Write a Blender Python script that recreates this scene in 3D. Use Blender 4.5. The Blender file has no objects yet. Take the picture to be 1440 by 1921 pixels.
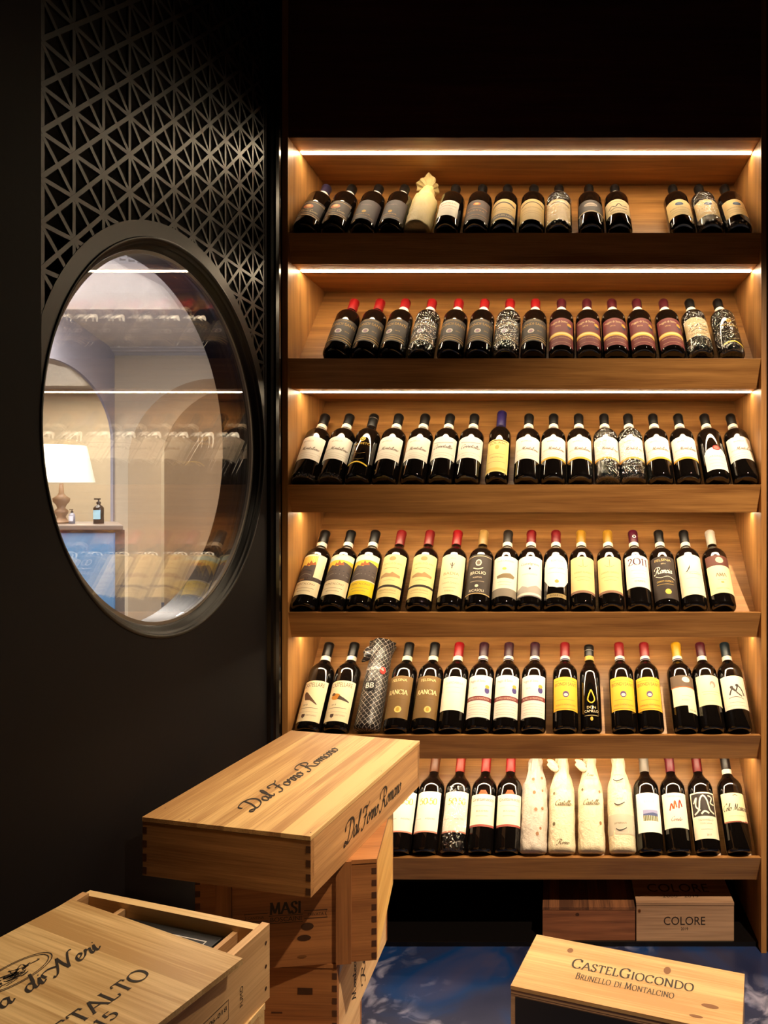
import bpy, math, random
from mathutils import Vector, Matrix, noise
S = bpy.context.scene
COL = S.collection
R = math.radians
random.seed(7)
# ------------------------------------------------------------------ camera, world, lights
F, VX, VY, EYE = 1310.0, 1050.0, 915.0, 1.38
cd = bpy.data.cameras.new('camera'); cam = bpy.data.objects.new('camera', cd); COL.objects.link(cam)
cd.sensor_fit = 'HORIZONTAL'; cd.sensor_width = 36; cd.lens = F/1440*36
cd.shift_x = (720-VX)/1440; cd.shift_y = -(960.5-VY)/1440
cd.clip_start = .02; cam.location = (0, 0, EYE); cam.rotation_euler = (R(90), 0, 0)
S.camera = cam
S.view_settings.view_transform = 'Standard'; S.view_settings.look = 'None'
S.view_settings.gamma = 1; S.view_settings.exposure = 0; S.view_settings.use_curve_mapping = False
S.cycles.max_bounces = 8
w = bpy.data.worlds.new('world'); S.world = w; w.use_nodes = True
w.node_tree.nodes['Background'].inputs[0].default_value = (.5, .45, .42, 1)
w.node_tree.nodes['Background'].inputs[1].default_value = .0

def light(name, kind, loc, target, energy, color, size=.1, spot=None, blend=.5, sy=None):
    l = bpy.data.lights.new(name, kind); l.energy = energy; l.color = color
    if kind == 'AREA':
        l.size = size
        if sy: l.shape = 'RECTANGLE'; l.size_y = sy
    else: l.shadow_soft_size = size
    if spot: l.spot_size = R(spot); l.spot_blend = blend
    o = bpy.data.objects.new(name, l); COL.objects.link(o); o.location = loc
    o.rotation_euler = (Vector(target)-Vector(loc)).to_track_quat('-Z', 'Y').to_euler()
    return o
WARM = (1, .72, .45)
light('ceiling_spot', 'SPOT', (.95, .65, 2.95), (.28, 1.90, .42), 500, (1, .76, .50), .03, 62, 1)
light('ceiling_spot', 'SPOT', (-.10, 1.25, 2.95), (-.48, 1.2, .72), 95, (1, .78, .52), .03, 36, .6)
LED_L = 56.0
# ------------------------------------------------------------------ colour and materials
def lin(c):
    return tuple((v/255/12.92 if v/255 <= .04045 else ((v/255+.055)/1.055)**2.4) for v in c)
MC = {}
def pm(name, rgb, rough=.5, metal=0, emit=0, coat=0, spec=.5, bump=0, bscale=200):
    if name in MC: return MC[name]
    m = bpy.data.materials.new(name); m.use_nodes = True; n = m.node_tree; b = n.nodes['Principled BSDF']
    c = (*lin(rgb), 1)
    b.inputs['Base Color'].default_value = c; b.inputs['Roughness'].default_value = rough
    b.inputs['Metallic'].default_value = metal; b.inputs['Coat Weight'].default_value = coat
    b.inputs['Specular IOR Level'].default_value = spec
    if emit:
        b.inputs['Emission Color'].default_value = c; b.inputs['Emission Strength'].default_value = emit
    if bump:
        t = n.nodes.new('ShaderNodeTexNoise'); t.inputs['Scale'].default_value = bscale
        tc = n.nodes.new('ShaderNodeTexCoord'); n.links.new(tc.outputs['Object'], t.inputs['Vector'])
        bm = n.nodes.new('ShaderNodeBump'); bm.inputs['Strength'].default_value = bump; bm.inputs['Distance'].default_value = .002
        n.links.new(t.outputs['Fac'], bm.inputs['Height']); n.links.new(bm.outputs[0], b.inputs['Normal'])
    MC[name] = m; return m
def paper(rgb):
    return pm('paper_%d_%d_%d' % tuple(rgb), tuple(rgb), .55, 0, 0, 0, .25)
def capm(rgb):
    dk = tuple(int(v*.80) for v in rgb)
    return pm('capsule_%d_%d_%d' % tuple(rgb), dk, .34, 0, 0, 0, .4)
def wood(name, dark, light_, axis=0, planks=0, paxis=1, rough=.5, scale=1.0, contrast=1.0, knots=False):
    """grain runs along axis (0=x,1=y,2=z); planks = board width with a tone of its own"""
    if name in MC: return MC[name]
    m = bpy.data.materials.new(name); m.use_nodes = True; n = m.node_tree; N = n.nodes; L = n.links
    b = N['Principled BSDF']; b.inputs['Roughness'].default_value = rough
    tc = N.new('ShaderNodeTexCoord'); sep = N.new('ShaderNodeSeparateXYZ'); L.new(tc.outputs['Object'], sep.inputs[0])
    src = tc.outputs['Object']; pv = None
    if planks:
        d = N.new('ShaderNodeMath'); d.operation = 'DIVIDE'; L.new(sep.outputs[paxis], d.inputs[0]); d.inputs[1].default_value = planks
        fl = N.new('ShaderNodeMath'); fl.operation = 'FLOOR'; L.new(d.outputs[0], fl.inputs[0])
        wn = N.new('ShaderNodeTexWhiteNoise'); wn.noise_dimensions = '1D'; L.new(fl.outputs[0], wn.inputs['W'])
        ml = N.new('ShaderNodeVectorMath'); ml.operation = 'MULTIPLY_ADD'
        cb = N.new('ShaderNodeCombineXYZ')
        for k in range(3): L.new(wn.outputs[0], cb.inputs[k])
        L.new(cb.outputs[0], ml.inputs[0]); ml.inputs[1].default_value = (3, 3, 3); L.new(tc.outputs['Object'], ml.inputs[2])
        src = ml.outputs[0]; pv = wn.outputs[0]
    mp = N.new('ShaderNodeMapping'); L.new(src, mp.inputs[0])
    sc = [26*scale]*3; sc[axis] = 1.6*scale; mp.inputs['Scale'].default_value = sc
    n1 = N.new('ShaderNodeTexNoise'); n1.inputs['Scale'].default_value = 1.0; n1.inputs['Detail'].default_value = 5; n1.inputs['Distortion'].default_value = .8
    L.new(mp.outputs[0], n1.inputs['Vector'])
    mp2 = N.new('ShaderNodeMapping'); L.new(src, mp2.inputs[0])
    sc2 = [420*scale]*3; sc2[axis] = 9*scale; mp2.inputs['Scale'].default_value = sc2
    n2 = N.new('ShaderNodeTexNoise'); n2.inputs['Scale'].default_value = 1.0; n2.inputs['Detail'].default_value = 2
    L.new(mp2.outputs[0], n2.inputs['Vector'])
    mx = N.new('ShaderNodeMath'); mx.operation = 'MULTIPLY_ADD'; L.new(n2.outputs['Fac'], mx.inputs[0]); mx.inputs[1].default_value = .5
    L.new(n1.outputs['Fac'], mx.inputs[2])
    last = mx.outputs[0]
    if pv:
        a = N.new('ShaderNodeMath'); a.operation = 'MULTIPLY_ADD'; L.new(pv, a.inputs[0]); a.inputs[1].default_value = .28; L.new(last, a.inputs[2]); last = a.outputs[0]
    rp = N.new('ShaderNodeValToRGB'); L.new(last, rp.inputs[0])
    mid = .75 + (.14 if pv else 0); hw = .21/contrast
    rp.color_ramp.elements[0].position = mid-hw; rp.color_ramp.elements[1].position = mid+hw
    rp.color_ramp.elements[0].color = (*lin(dark), 1); rp.color_ramp.elements[1].color = (*lin(light_), 1)
    L.new(rp.outputs[0], b.inputs['Base Color'])
    bp = N.new('ShaderNodeBump'); bp.inputs['Strength'].default_value = .15; bp.inputs['Distance'].default_value = .001
    L.new(n2.outputs['Fac'], bp.inputs['Height']); L.new(bp.outputs[0], b.inputs['Normal'])
    MC[name] = m; return m
OAK = ((138, 92, 48), (190, 138, 78))
oak_x = wood('oak_shelf_grain_across', *OAK, axis=0, rough=.42)
oak_z = wood('oak_shelf_grain_upright', *OAK, axis=2, rough=.42)
dark_x = wood('dark_stained_header', (84, 44, 32), (112, 62, 46), axis=0, rough=.45)
pine_a = wood('pine_case_planed', (164, 122, 76), (214, 176, 120), axis=1, planks=.058, paxis=0, rough=.45)
pine_ax = wood('pine_case_end', (128, 86, 50), (182, 134, 84), axis=0, rough=.5)
pine_m = wood('reddish_pine', (124, 76, 42), (172, 114, 66), axis=0, rough=.5, scale=.8)
pine_mz = wood('reddish_pine_upright', (118, 72, 40), (166, 110, 64), axis=2, rough=.5, scale=.8)
pine_c = wood('pale_pine_lid', (188, 148, 96), (232, 198, 144), axis=0, planks=.09, paxis=1, rough=.42, scale=.8)
pine_cy = wood('pale_pine_side', (188, 142, 96), (226, 184, 134), axis=1, rough=.5, scale=.8)
pine_s = wood('honey_pine_lid', (172, 130, 80), (202, 166, 114), axis=0, planks=.062, paxis=1, rough=.38, scale=.7)
pine_g = wood('greyed_pine', (136, 104, 80), (186, 150, 120), axis=0, rough=.55, scale=.7)
pine_b = wood('old_brown_pine', (96, 56, 36), (150, 94, 62), axis=0, rough=.6, scale=1.2)
endgr = pm('dark_end_grain', (74, 42, 24), .6)
ink = pm('printing_ink', (38, 28, 24), .6)
ink2 = pm('faded_ink', (92, 62, 42), .6)
knotm = pm('wood_knot', (112, 70, 34), .5)
knotd = pm('dark_wood_knot', (58, 32, 18), .5)
glassm = pm('dark_bottle_glass', (12, 9, 8), .02, 0, 0, 0, .75)
black_wall = pm('black_wall_paint', (15, 12, 15), .7, 0, 0, 0, .12, bump=.12, bscale=60)
black_metal = pm('black_lacquered_metal', (17, 13, 12), .42, 0, 0, 0, .45)
black_gloss = pm('black_gloss_trim', (14, 12, 12), .2, 0, 0, 0, .4)
black_flat = pm('black_void', (6, 6, 6), .9)

def pane_mat():
    m = bpy.data.materials.new('window_glass'); m.use_nodes = True; n = m.node_tree; N = n.nodes; L = n.links
    N.clear(); out = N.new('ShaderNodeOutputMaterial'); mix = N.new('ShaderNodeMixShader')
    t = N.new('ShaderNodeBsdfTransparent'); t.inputs[0].default_value = (.97, .97, .97, 1)
    g = N.new('ShaderNodeBsdfGlossy'); g.inputs['Roughness'].default_value = .0
    fr = N.new('ShaderNodeFresnel'); geo = N.new('ShaderNodeNewGeometry'); mr = N.new('ShaderNodeMapRange')
    mr.inputs['To Min'].default_value = 1.78; mr.inputs['To Max'].default_value = 1/1.78
    L.new(geo.outputs['Backfacing'], mr.inputs['Value']); L.new(mr.outputs[0], fr.inputs['IOR'])
    L.new(fr.outputs[0], mix.inputs[0]); L.new(t.outputs[0], mix.inputs[1]); L.new(g.outputs[0], mix.inputs[2]); L.new(mix.outputs[0], out.inputs[0])
    return m
def film_mat():
    m = bpy.data.materials.new('crinkled_cellophane'); m.use_nodes = True; n = m.node_tree; N = n.nodes; L = n.links
    N.clear(); out = N.new('ShaderNodeOutputMaterial'); mix = N.new('ShaderNodeMixShader')
    t = N.new('ShaderNodeBsdfTransparent'); g = N.new('ShaderNodeBsdfGlossy'); g.inputs['Roughness'].default_value = .07
    tc = N.new('ShaderNodeTexCoord'); mp = N.new('ShaderNodeMapping'); mp.inputs['Scale'].default_value = (1, 1, .6)
    L.new(tc.outputs['Object'], mp.inputs[0])
    dn = N.new('ShaderNodeTexNoise'); dn.inputs['Scale'].default_value = 40; L.new(mp.outputs[0], dn.inputs['Vector'])
    ad = N.new('ShaderNodeVectorMath'); ad.operation = 'MULTIPLY_ADD'; L.new(dn.outputs['Color'], ad.inputs[0]); ad.inputs[1].default_value = (.03, .03, .03); L.new(mp.outputs[0], ad.inputs[2])
    v = N.new('ShaderNodeTexVoronoi'); v.inputs['Scale'].default_value = 120; L.new(ad.outputs[0], v.inputs['Vector'])
    bp = N.new('ShaderNodeBump'); bp.inputs['Strength'].default_value = .9; bp.inputs['Distance'].default_value = .006
    L.new(v.outputs['Distance'], bp.inputs['Height']); L.new(bp.outputs[0], g.inputs['Normal'])
    mix.inputs[0].default_value = .13
    L.new(t.outputs[0], mix.inputs[1]); L.new(g.outputs[0], mix.inputs[2]); L.new(mix.outputs[0], out.inputs[0])
    return m
film = film_mat()
# ------------------------------------------------------------------ mesh builder
class MB:
    def __init__(s): s.v = []; s.f = []; s.m = []; s.mats = []
    def mi(s, m):
        if m not in s.mats: s.mats.append(m)
        return s.mats.index(m)
    def face(s, pts, m):
        b = len(s.v); s.v += [tuple(p) for p in pts]; s.f.append(tuple(range(b, b+len(pts)))); s.m.append(s.mi(m))
    def box(s, a, b, m, M=None):
        (x0, y0, z0), (x1, y1, z1) = a, b
        p = [Vector(q) for q in ((x0,y0,z0),(x1,y0,z0),(x1,y1,z0),(x0,y1,z0),(x0,y0,z1),(x1,y0,z1),(x1,y1,z1),(x0,y1,z1))]
        if M: p = [M @ q for q in p]
        k = len(s.v); s.v += [tuple(q) for q in p]; i = s.mi(m)
        for f in ((3,2,1,0),(4,5,6,7),(0,1,5,4),(1,2,6,5),(2,3,7,6),(3,0,4,7)):
            s.f.append(tuple(k+j for j in f)); s.m.append(i)
    def prism(s, poly, m, fn, lo, hi):
        """poly 2D outline, fn(a,b,t) -> 3D"""
        k = len(s.v); n = len(poly); i = s.mi(m)
        s.v += [tuple(fn(a, b, lo)) for a, b in poly] + [tuple(fn(a, b, hi)) for a, b in poly]
        s.f.append(tuple(range(k, k+n))[::-1]); s.m.append(i); s.f.append(tuple(range(k+n, k+2*n))); s.m.append(i)
        for j in range(n):
            q = (j+1) % n; s.f.append((k+j, k+q, k+n+q, k+n+j)); s.m.append(i)
    def grid(s, nu, nv, fn, m, closeu=False):
        k = len(s.v); i = s.mi(m)
        for a in range(nu+1):
            for b in range(nv+1): s.v.append(tuple(fn(a/nu, b/nv)))
        for a in range(nu):
            for b in range(nv):
                p = k+a*(nv+1)+b; s.f.append((p, p+nv+1, p+nv+2, p+1)); s.m.append(i)
    def lathe(s, prof, m, seg=28, M=None, wob=None):
        k = len(s.v); i = s.mi(m); n = len(prof)
        for a in range(seg):
            t = 2*math.pi*a/seg
            for z, r in prof:
                if wob: r = r+wob(t, z)
                p = Vector((r*math.sin(t), -r*math.cos(t), z))
                s.v.append(tuple(M @ p if M else p))
        for a in range(seg):
            c = (a+1) % seg
            for b in range(n-1):
                s.f.append((k+a*n+b, k+c*n+b, k+c*n+b+1, k+a*n+b+1)); s.m.append(i)
        if prof[0][1] > 1e-5: s.f.append(tuple(k+a*n for a in range(seg))[::-1]); s.m.append(i)
        if prof[-1][1] > 1e-5: s.f.append(tuple(k+a*n+n-1 for a in range(seg))); s.m.append(i)
    def add(s, other, M=None):
        k = len(s.v); s.v += [tuple(M @ Vector(p)) if M else p for p in other.v]
        for f, mi in zip(other.f, other.m): s.f.append(tuple(k+j for j in f)); s.m.append(s.mi(other.mats[mi]))
    def mesh(s, name, smooth=False):
        me = bpy.data.meshes.new(name); me.from_pydata(s.v, [], s.f)
        for m in s.mats: me.materials.append(m)
        me.polygons.foreach_set('material_index', s.m)
        if smooth: me.polygons.foreach_set('use_smooth', [len(f) <= 4 for f in s.f])
        me.update(); return me
    def build(s, name, parent=None, smooth=False, loc=None, bevel=0):
        o = bpy.data.objects.new(name, s.mesh(name, smooth)); COL.objects.link(o)
        if parent: o.parent = parent
        if loc: o.location = loc
        if bevel:
            b = o.modifiers.new('bevel', 'BEVEL'); b.width = bevel; b.segments = 2; b.limit_method = 'ANGLE'
        return o
def obj(name, me, parent=None):
    o = bpy.data.objects.new(name, me); COL.objects.link(o); o.parent = parent; return o
def tag(o, label, cat, group=None):
    o['label'] = label; o['category'] = cat
    if group: o['group'] = group
    return o
def thing(name, label, cat, loc=(0, 0, 0), rz=0, group=None):
    o = bpy.data.objects.new(name, None); COL.objects.link(o); o.empty_display_size = .05
    o.location = loc; o.rotation_euler = (0, 0, R(rz)); return tag(o, label, cat, group)
def struct(mb, name, **k):
    o = mb.build(name, **k); o['kind'] = 'structure'; return o
# ------------------------------------------------------------------ lettering
def catmull(P, n=7):
    if len(P) < 3: return P
    out = []; Q = [P[0]]+list(P)+[P[-1]]
    for i in range(1, len(Q)-2):
        a, b, c, d = Q[i-1:i+3]
        for k in range(n):
            t = k/n
            out.append(tuple(.5*((2*b[j])+(-a[j]+c[j])*t+(2*a[j]-5*b[j]+4*c[j]-d[j])*t*t+(-a[j]+3*b[j]-3*c[j]+d[j])*t**3) for j in (0, 1)))
    out.append(tuple(P[-1])); return out
def prs(s):
    v = [float(x) for x in s.split()]; return list(zip(v[::2], v[1::2]))
G_SERIF = {  # strokes: p straight, c curved, s straight with serifs at both ends ; width
 'A': ('p 0 0 .36 1|p .36 1 .74 0|p .14 .36 .58 .36|h 0 0|h .74 0', .76), 'B': ('s .12 0 .12 1|c .12 1 .4 .98 .46 .78 .36 .56 .12 .53|c .12 .53 .44 .5 .54 .27 .42 .03 .12 0', .6),
 'C': ('c .7 .8 .62 .96 .4 1 .14 .84 .05 .5 .14 .15 .4 0 .62 .06 .72 .2|p .7 .98 .7 .74', .78), 'D': ('s .12 0 .12 1|c .12 1 .45 .98 .7 .8 .78 .5 .7 .2 .45 .02 .12 0', .84),
 'E': ('s .12 0 .12 1|p .12 1 .5 1 .52 .84|p .12 .53 .42 .53|p .12 0 .52 0 .55 .18', .6), 'G': ('c .7 .8 .62 .96 .4 1 .14 .84 .05 .5 .14 .15 .4 0 .6 .03 .7 .12|p .7 .1 .7 .42|p .56 .42 .82 .42|p .7 .98 .7 .76', .84),
 'I': ('s .12 0 .12 1', .26), 'L': ('s .12 0 .12 1|p .12 0 .5 0 .54 .2', .56), 'M': ('p .1 0 .14 1|p .14 1 .44 .08|p .44 .08 .76 1|p .76 1 .82 0|h .1 0|h .82 0|h .12 1|h .78 1', .92),
 'N': ('p .1 0 .1 1|p .1 1 .68 0|p .68 0 .68 1|h .1 0|h .68 1|h .08 1', .8), 'O': ('c .42 1 .14 .86 .05 .5 .14 .14 .42 0 .7 .14 .79 .5 .7 .86 .42 1', .86),
 'R': ('s .12 0 .12 1|c .12 1 .42 .98 .5 .76 .4 .54 .12 .5|p .3 .5 .64 0|h .66 0', .66), 'S': ('c .46 .82 .38 .98 .2 .98 .08 .82 .14 .62 .38 .44 .48 .24 .36 .02 .18 .01 .06 .18|p .47 .96 .47 .76|p .06 .02 .06 .24', .54),
 'T': ('s .34 0 .34 1|p .02 .82 .04 1 .64 1 .66 .82', .68), 'U': ('p .1 1 .1 .35|c .1 .4 .16 .06 .38 0 .6 .08 .64 .4|p .64 .35 .64 1|h .1 1|h .64 1', .76),
 'K': ('s .12 0 .12 1|p .6 1 .14 .45|p .26 .56 .66 0|h .66 0|h .6 1', .68), 'P': ('s .12 0 .12 1|c .12 1 .44 .98 .52 .74 .42 .5 .12 .47', .56),
 '0': ('c .3 1 .1 .85 .05 .5 .1 .15 .3 0 .5 .15 .55 .5 .5 .85 .3 1', .62), '1': ('s .2 0 .2 1|p .05 .85 .2 1', .4), '2': ('c .06 .76 .16 .97 .36 .96 .46 .74 .3 .4 .05 .02|p .05 0 .48 0 .52 .16', .58),
 '5': ('p .14 1 .46 1|p .14 1 .1 .56|c .1 .56 .32 .64 .5 .46 .46 .12 .22 0 .05 .12', .56), '9': ('c .5 .66 .36 .46 .12 .52 .06 .78 .22 1 .44 .94 .52 .66 .44 .22 .12 0', .6), ' ': ('', .34)}
G_SCRIPT = {
 'a': ('c .38 .38 .22 .45 .05 .28 .07 .04 .2 0 .34 .16 .41 .43|c .41 .43 .36 .12 .43 0 .58 .14', .53), 'd': ('c .38 .38 .22 .45 .05 .28 .07 .04 .2 0 .34 .16 .44 .5 .48 1|c .46 .8 .37 .14 .43 0 .58 .14', .54),
 'e': ('c 0 .12 .2 .2 .33 .36 .22 .46 .07 .3 .08 .05 .22 0 .44 .16', .4), 'i': ('c 0 .15 .1 .38 .13 .45 .1 .12 .16 0 .32 .14|p .15 .62 .19 .66', .28),
 'l': ('c 0 .1 .22 .55 .32 .92 .24 1.02 .15 .75 .12 .16 .2 0 .36 .14', .3), 'n': ('c -.02 .33 .07 .45 .12 .36 .09 0|c .1 .1 .22 .38 .32 .45 .37 .34 .33 .08 .4 0 .54 .14', .5),
 'm': ('c -.02 .33 .07 .45 .12 .36 .09 0|c .1 .1 .2 .38 .29 .45 .34 .34 .31 0|c .32 .1 .43 .38 .52 .45 .57 .34 .53 .08 .6 0 .74 .14', .7),
 'o': ('c .24 .45 .06 .32 .05 .08 .18 0 .34 .12 .36 .34 .24 .45 .3 .34 .5 .38', .46), 'r': ('c -.02 .1 .1 .3 .15 .48 .2 .38 .33 .4 .29 .12 .35 0 .48 .14', .42),
 's': ('c 0 .1 .16 .48 .22 .3 .27 .1 .14 0 .02 .06|c .14 0 .3 .04 .4 .14', .34), 'v': ('c -.02 .33 .07 .45 .12 .3 .15 0 .34 .25 .36 .45 .52 .38', .46),
 'c': ('c .3 .36 .2 .46 .06 .3 .07 .04 .2 0 .4 .14', .36), 'g': ('c .38 .38 .22 .45 .05 .28 .07 .04 .2 0 .34 .16 .41 .43|c .41 .43 .38 -.1 .26 -.42 .08 -.4 .2 -.12 .56 .12', .54), 't': ('c 0 .12 .14 .5 .2 .85|c .18 .8 .1 .12 .18 0 .34 .14|p .02 .6 .32 .62', .3), 'u': ('c 0 .2 .1 .43 .09 .15 .16 0 .3 .14 .38 .43 .35 .12 .42 0 .56 .14', .52),
 'D': ('c .34 .98 .3 .5 .12 .04|c -.28 .62 -.3 .86 -.08 1 .3 1.04 .7 .9 .86 .55 .66 .14 .28 -.02 .02 .04 -.24 .14 -.3 .02 -.16 -.06 .12 .04', .96),
 'F': ('c .52 .90 .40 .5 .28 .08 .08 -.08 -.12 .0|c .0 .72 .04 .94 .3 .93 .62 .88 .86 1.04|c .12 .46 .34 .50 .60 .48', .74),
 'R': ('c .34 .94 .28 .46 .1 .0 -.12 -.08 -.2 .06|c -.3 .6 -.28 .86 .0 1.02 .44 1.02 .72 .82 .64 .58 .32 .5 .5 .3 .66 .0 .98 .0|c .3 .5 .2 .44 .26 .38', .92),
 'N': ('c -.22 .0 -.1 -.06 .08 .2 .34 .98|c .34 .98 .4 .5 .52 .02|c .52 .02 .66 .5 .86 .98 1.06 1.04|c -.44 .2 -.5 .5 -.2 .62 .16 .5', .9),
 ' ': ('', .5), 'C': ('c .7 .82 .72 1.0 .5 1.02 .12 .7 .04 .25 .3 -.02 .7 .2', .66), 'M': ('c -.1 .0 .1 .2 .3 .98|p .3 .98 .42 .05|p .42 .05 .72 .98|c .72 .98 .7 .3 .8 0 .95 .1', .98)}
def ribbon(mb, pts, wfn, fn0, m, lift=0):
    def fn(x, y, k=0):
        p = Vector(fn0(x, y))
        if not lift: return p
        n_ = (Vector(fn0(x+1e-3, y))-p).cross(Vector(fn0(x, y+1e-3))-p).normalized(); return p+n_*(lift+k*1e-6)
    L_, R_ = [], []
    for i, p in enumerate(pts):
        a = pts[max(0, i-1)]; b = pts[min(len(pts)-1, i+1)]; dx, dy = b[0]-a[0], b[1]-a[1]; l = math.hypot(dx, dy) or 1
        w_ = wfn(dx/l, dy/l)/2; nx, ny = -dy/l*w_, dx/l*w_
        L_.append((p[0]+nx, p[1]+ny)); R_.append((p[0]-nx, p[1]-ny))
    for i in range(len(pts)-1):
        mb.face([fn(*R_[i], i), fn(*R_[i+1], i), fn(*L_[i+1], i), fn(*L_[i], i)], m)
LF = [0]
def strokes(mb, text, font, h, m, fn, wt=1.0, track=0, shear=0, small=None, center=True, fit=None):
    """fn maps (along, up) metres from the text's baseline centre to 3-D"""
    x = 0; items = []
    for ch in text:
        sc = 1.0; key = ch
        if small and ch.islower(): key = ch.upper(); sc = small
        if key not in font: key = ' '
        g, adv = font[key]; items.append((g, x, sc)); x += (adv+track)*sc
    k = h if not fit else fit/x; off = x/2 if center else 0
    thick, thin = .125*wt, .045*wt
    na = R(20) if font is G_SERIF else R(28)
    def W(dx, dy):
        a = math.atan2(dy, dx); return thin+(thick-thin)*abs(math.sin(a-na)) if font is G_SCRIPT else thin+(thick-thin)*abs(math.sin(a-R(14)))
    for g, gx, sc in items:
        def T(x_, y_):
            y = y_*sc; X = gx+x_*sc-off+shear*y; return fn(X*k, y*h)
        nst = 0
        for st in g.split('|'):
            if not st: continue
            kind, P = st[0], prs(st[1:]); LF[0] = (LF[0]+1) % 9; lf = 2e-5*(1+LF[0])
            if kind == 'c': ribbon(mb, catmull(P), W, T, m, lf)
            elif kind in 'ps': ribbon(mb, P, W, T, m, lf)
            if kind in 'sh':
                for (a, b) in P: ribbon(mb, [(a-.11, b), (a+.11, b)], lambda *_: thin*.9, T, m, lf+1e-5)
TXT = {}
def bfont(text, bold=False):
    if text in TXT: return TXT[text]
    cu = bpy.data.curves.new('t', 'FONT'); cu.body = text; cu.align_x = 'CENTER'; cu.size = 1; cu.resolution_u = 3
    if bold: cu.offset = .02
    o = bpy.data.objects.new('t', cu); COL.objects.link(o)
    me = bpy.data.meshes.new_from_object(o)
    d = ([tuple(v.co) for v in me.vertices], [tuple(p.vertices) for p in me.polygons])
    bpy.data.objects.remove(o); bpy.data.curves.remove(cu); bpy.data.meshes.remove(me); TXT[text] = d; return d
def btext(mb, text, h, m, fn, fit=None, shear=0):
    V, Fc = bfont(text)
    if not V: return
    x0 = min(v[0] for v in V); x1 = max(v[0] for v in V); sx = h/.72
    if fit: sx = fit/(x1-x0)
    for f in Fc: mb.face([fn((V[i][0]-(x0+x1)/2)*sx+shear*V[i][1]*h, V[i][1]*h/.72) for i in f], m)
# ------------------------------------------------------------------ levels of the shelf unit (all from the front plane at Y=2.07)
YF = 2.07; SC = F/YF
def zpx(y, Y=YF): return EYE+(VY-y)*Y/F
def xpx(x, Y=YF): return (x-VX)*Y/F
ZT = [zpx(y) for y in (436.5, 672, 909, 1149, 1380, 1610)]
ZB = [zpx(y) for y in (489.5, 727, 962, 1199, 1430, 1660)]
ZC = [zpx(257.5)]+ZB[:5]
XL, XR = -.806, .596; P0 = 2.087; TH = R(42); ct, st_ = math.cos(TH), math.sin(TH); YB = 2.41
CEIL = 3.0
# ------------------------------------------------------------------ setting
def floor_mat():
    m = bpy.data.materials.new('blue_clouded_floor'); m.use_nodes = True; n = m.node_tree; N = n.nodes; L = n.links; b = N['Principled BSDF']
    tc = N.new('ShaderNodeTexCoord')
    def nz(sc, det, dist, loc=(0, 0, 0)):
        mp = N.new('ShaderNodeMapping'); mp.inputs['Location'].default_value = loc; L.new(tc.outputs['Object'], mp.inputs[0])
        t = N.new('ShaderNodeTexNoise'); t.inputs['Scale'].default_value = sc; t.inputs['Detail'].default_value = det; t.inputs['Distortion'].default_value = dist
        L.new(mp.outputs[0], t.inputs['Vector']); return t.outputs['Fac']
    def ramp(f, stops):
        r = N.new('ShaderNodeValToRGB'); L.new(f, r.inputs[0]); e = r.color_ramp.elements
        while len(e) < len(stops): e.new(.5)
        for k, (p, c) in enumerate(stops): e[k].position = p; e[k].color = (*lin(c), 1)
        return r.outputs[0]
    base = ramp(nz(2.6, 7, .9), [(.36, (18, 28, 60)), (.47, (36, 42, 74)), (.56, (10, 48, 100)), (.66, (58, 58, 90))])
    pale = ramp(nz(14, 9, 1.2, (3, 1, 0)), [(.50, (0, 0, 0)), (.72, (140, 138, 156))])
    mk = ramp(nz(2.6, 2, .3, (5, 7, 0)), [(.40, (0, 0, 0)), (.55, (255, 255, 255))])
    mu = N.new('ShaderNodeMix'); mu.data_type = 'RGBA'; mu.blend_type = 'MULTIPLY'; mu.inputs[0].default_value = 1; L.new(pale, mu.inputs[6]); L.new(mk, mu.inputs[7])
    ad = N.new('ShaderNodeMix'); ad.data_type = 'RGBA'; ad.blend_type = 'ADD'; ad.inputs[0].default_value = 1; L.new(base, ad.inputs[6]); L.new(mu.outputs[2], ad.inputs[7])
    L.new(ad.outputs[2], b.inputs['Base Color']); b.inputs['Roughness'].default_value = .38; return m
mb = MB(); mb.box((-9, -1.6, -.05), (2.6, 10, 0), floor_mat()); struct(mb, 'floor')
mb = MB(); mb.box((-.83, -1.6, CEIL), (2.6, 2.6, CEIL+.05), pm('dark_ceiling', (34, 28, 27), .7)); struct(mb, 'ceiling')
mb = MB(); mb.box((-.9, YB+.045, 0), (2.6, YB+.09, CEIL), pm('dark_back_wall', (16, 13, 13), .7)); struct(mb, 'wall_back')
mb = MB(); mb.box((2.5, -1.6, 0), (2.6, YB+.045, CEIL), pm('dark_plaster', (40, 34, 32), .7)); struct(mb, 'wall_right')
mb = MB(); mb.box((-.83, -1.65, 0), (2.6, -1.6, CEIL), MC['dark_plaster']); struct(mb, 'wall_front')
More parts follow.
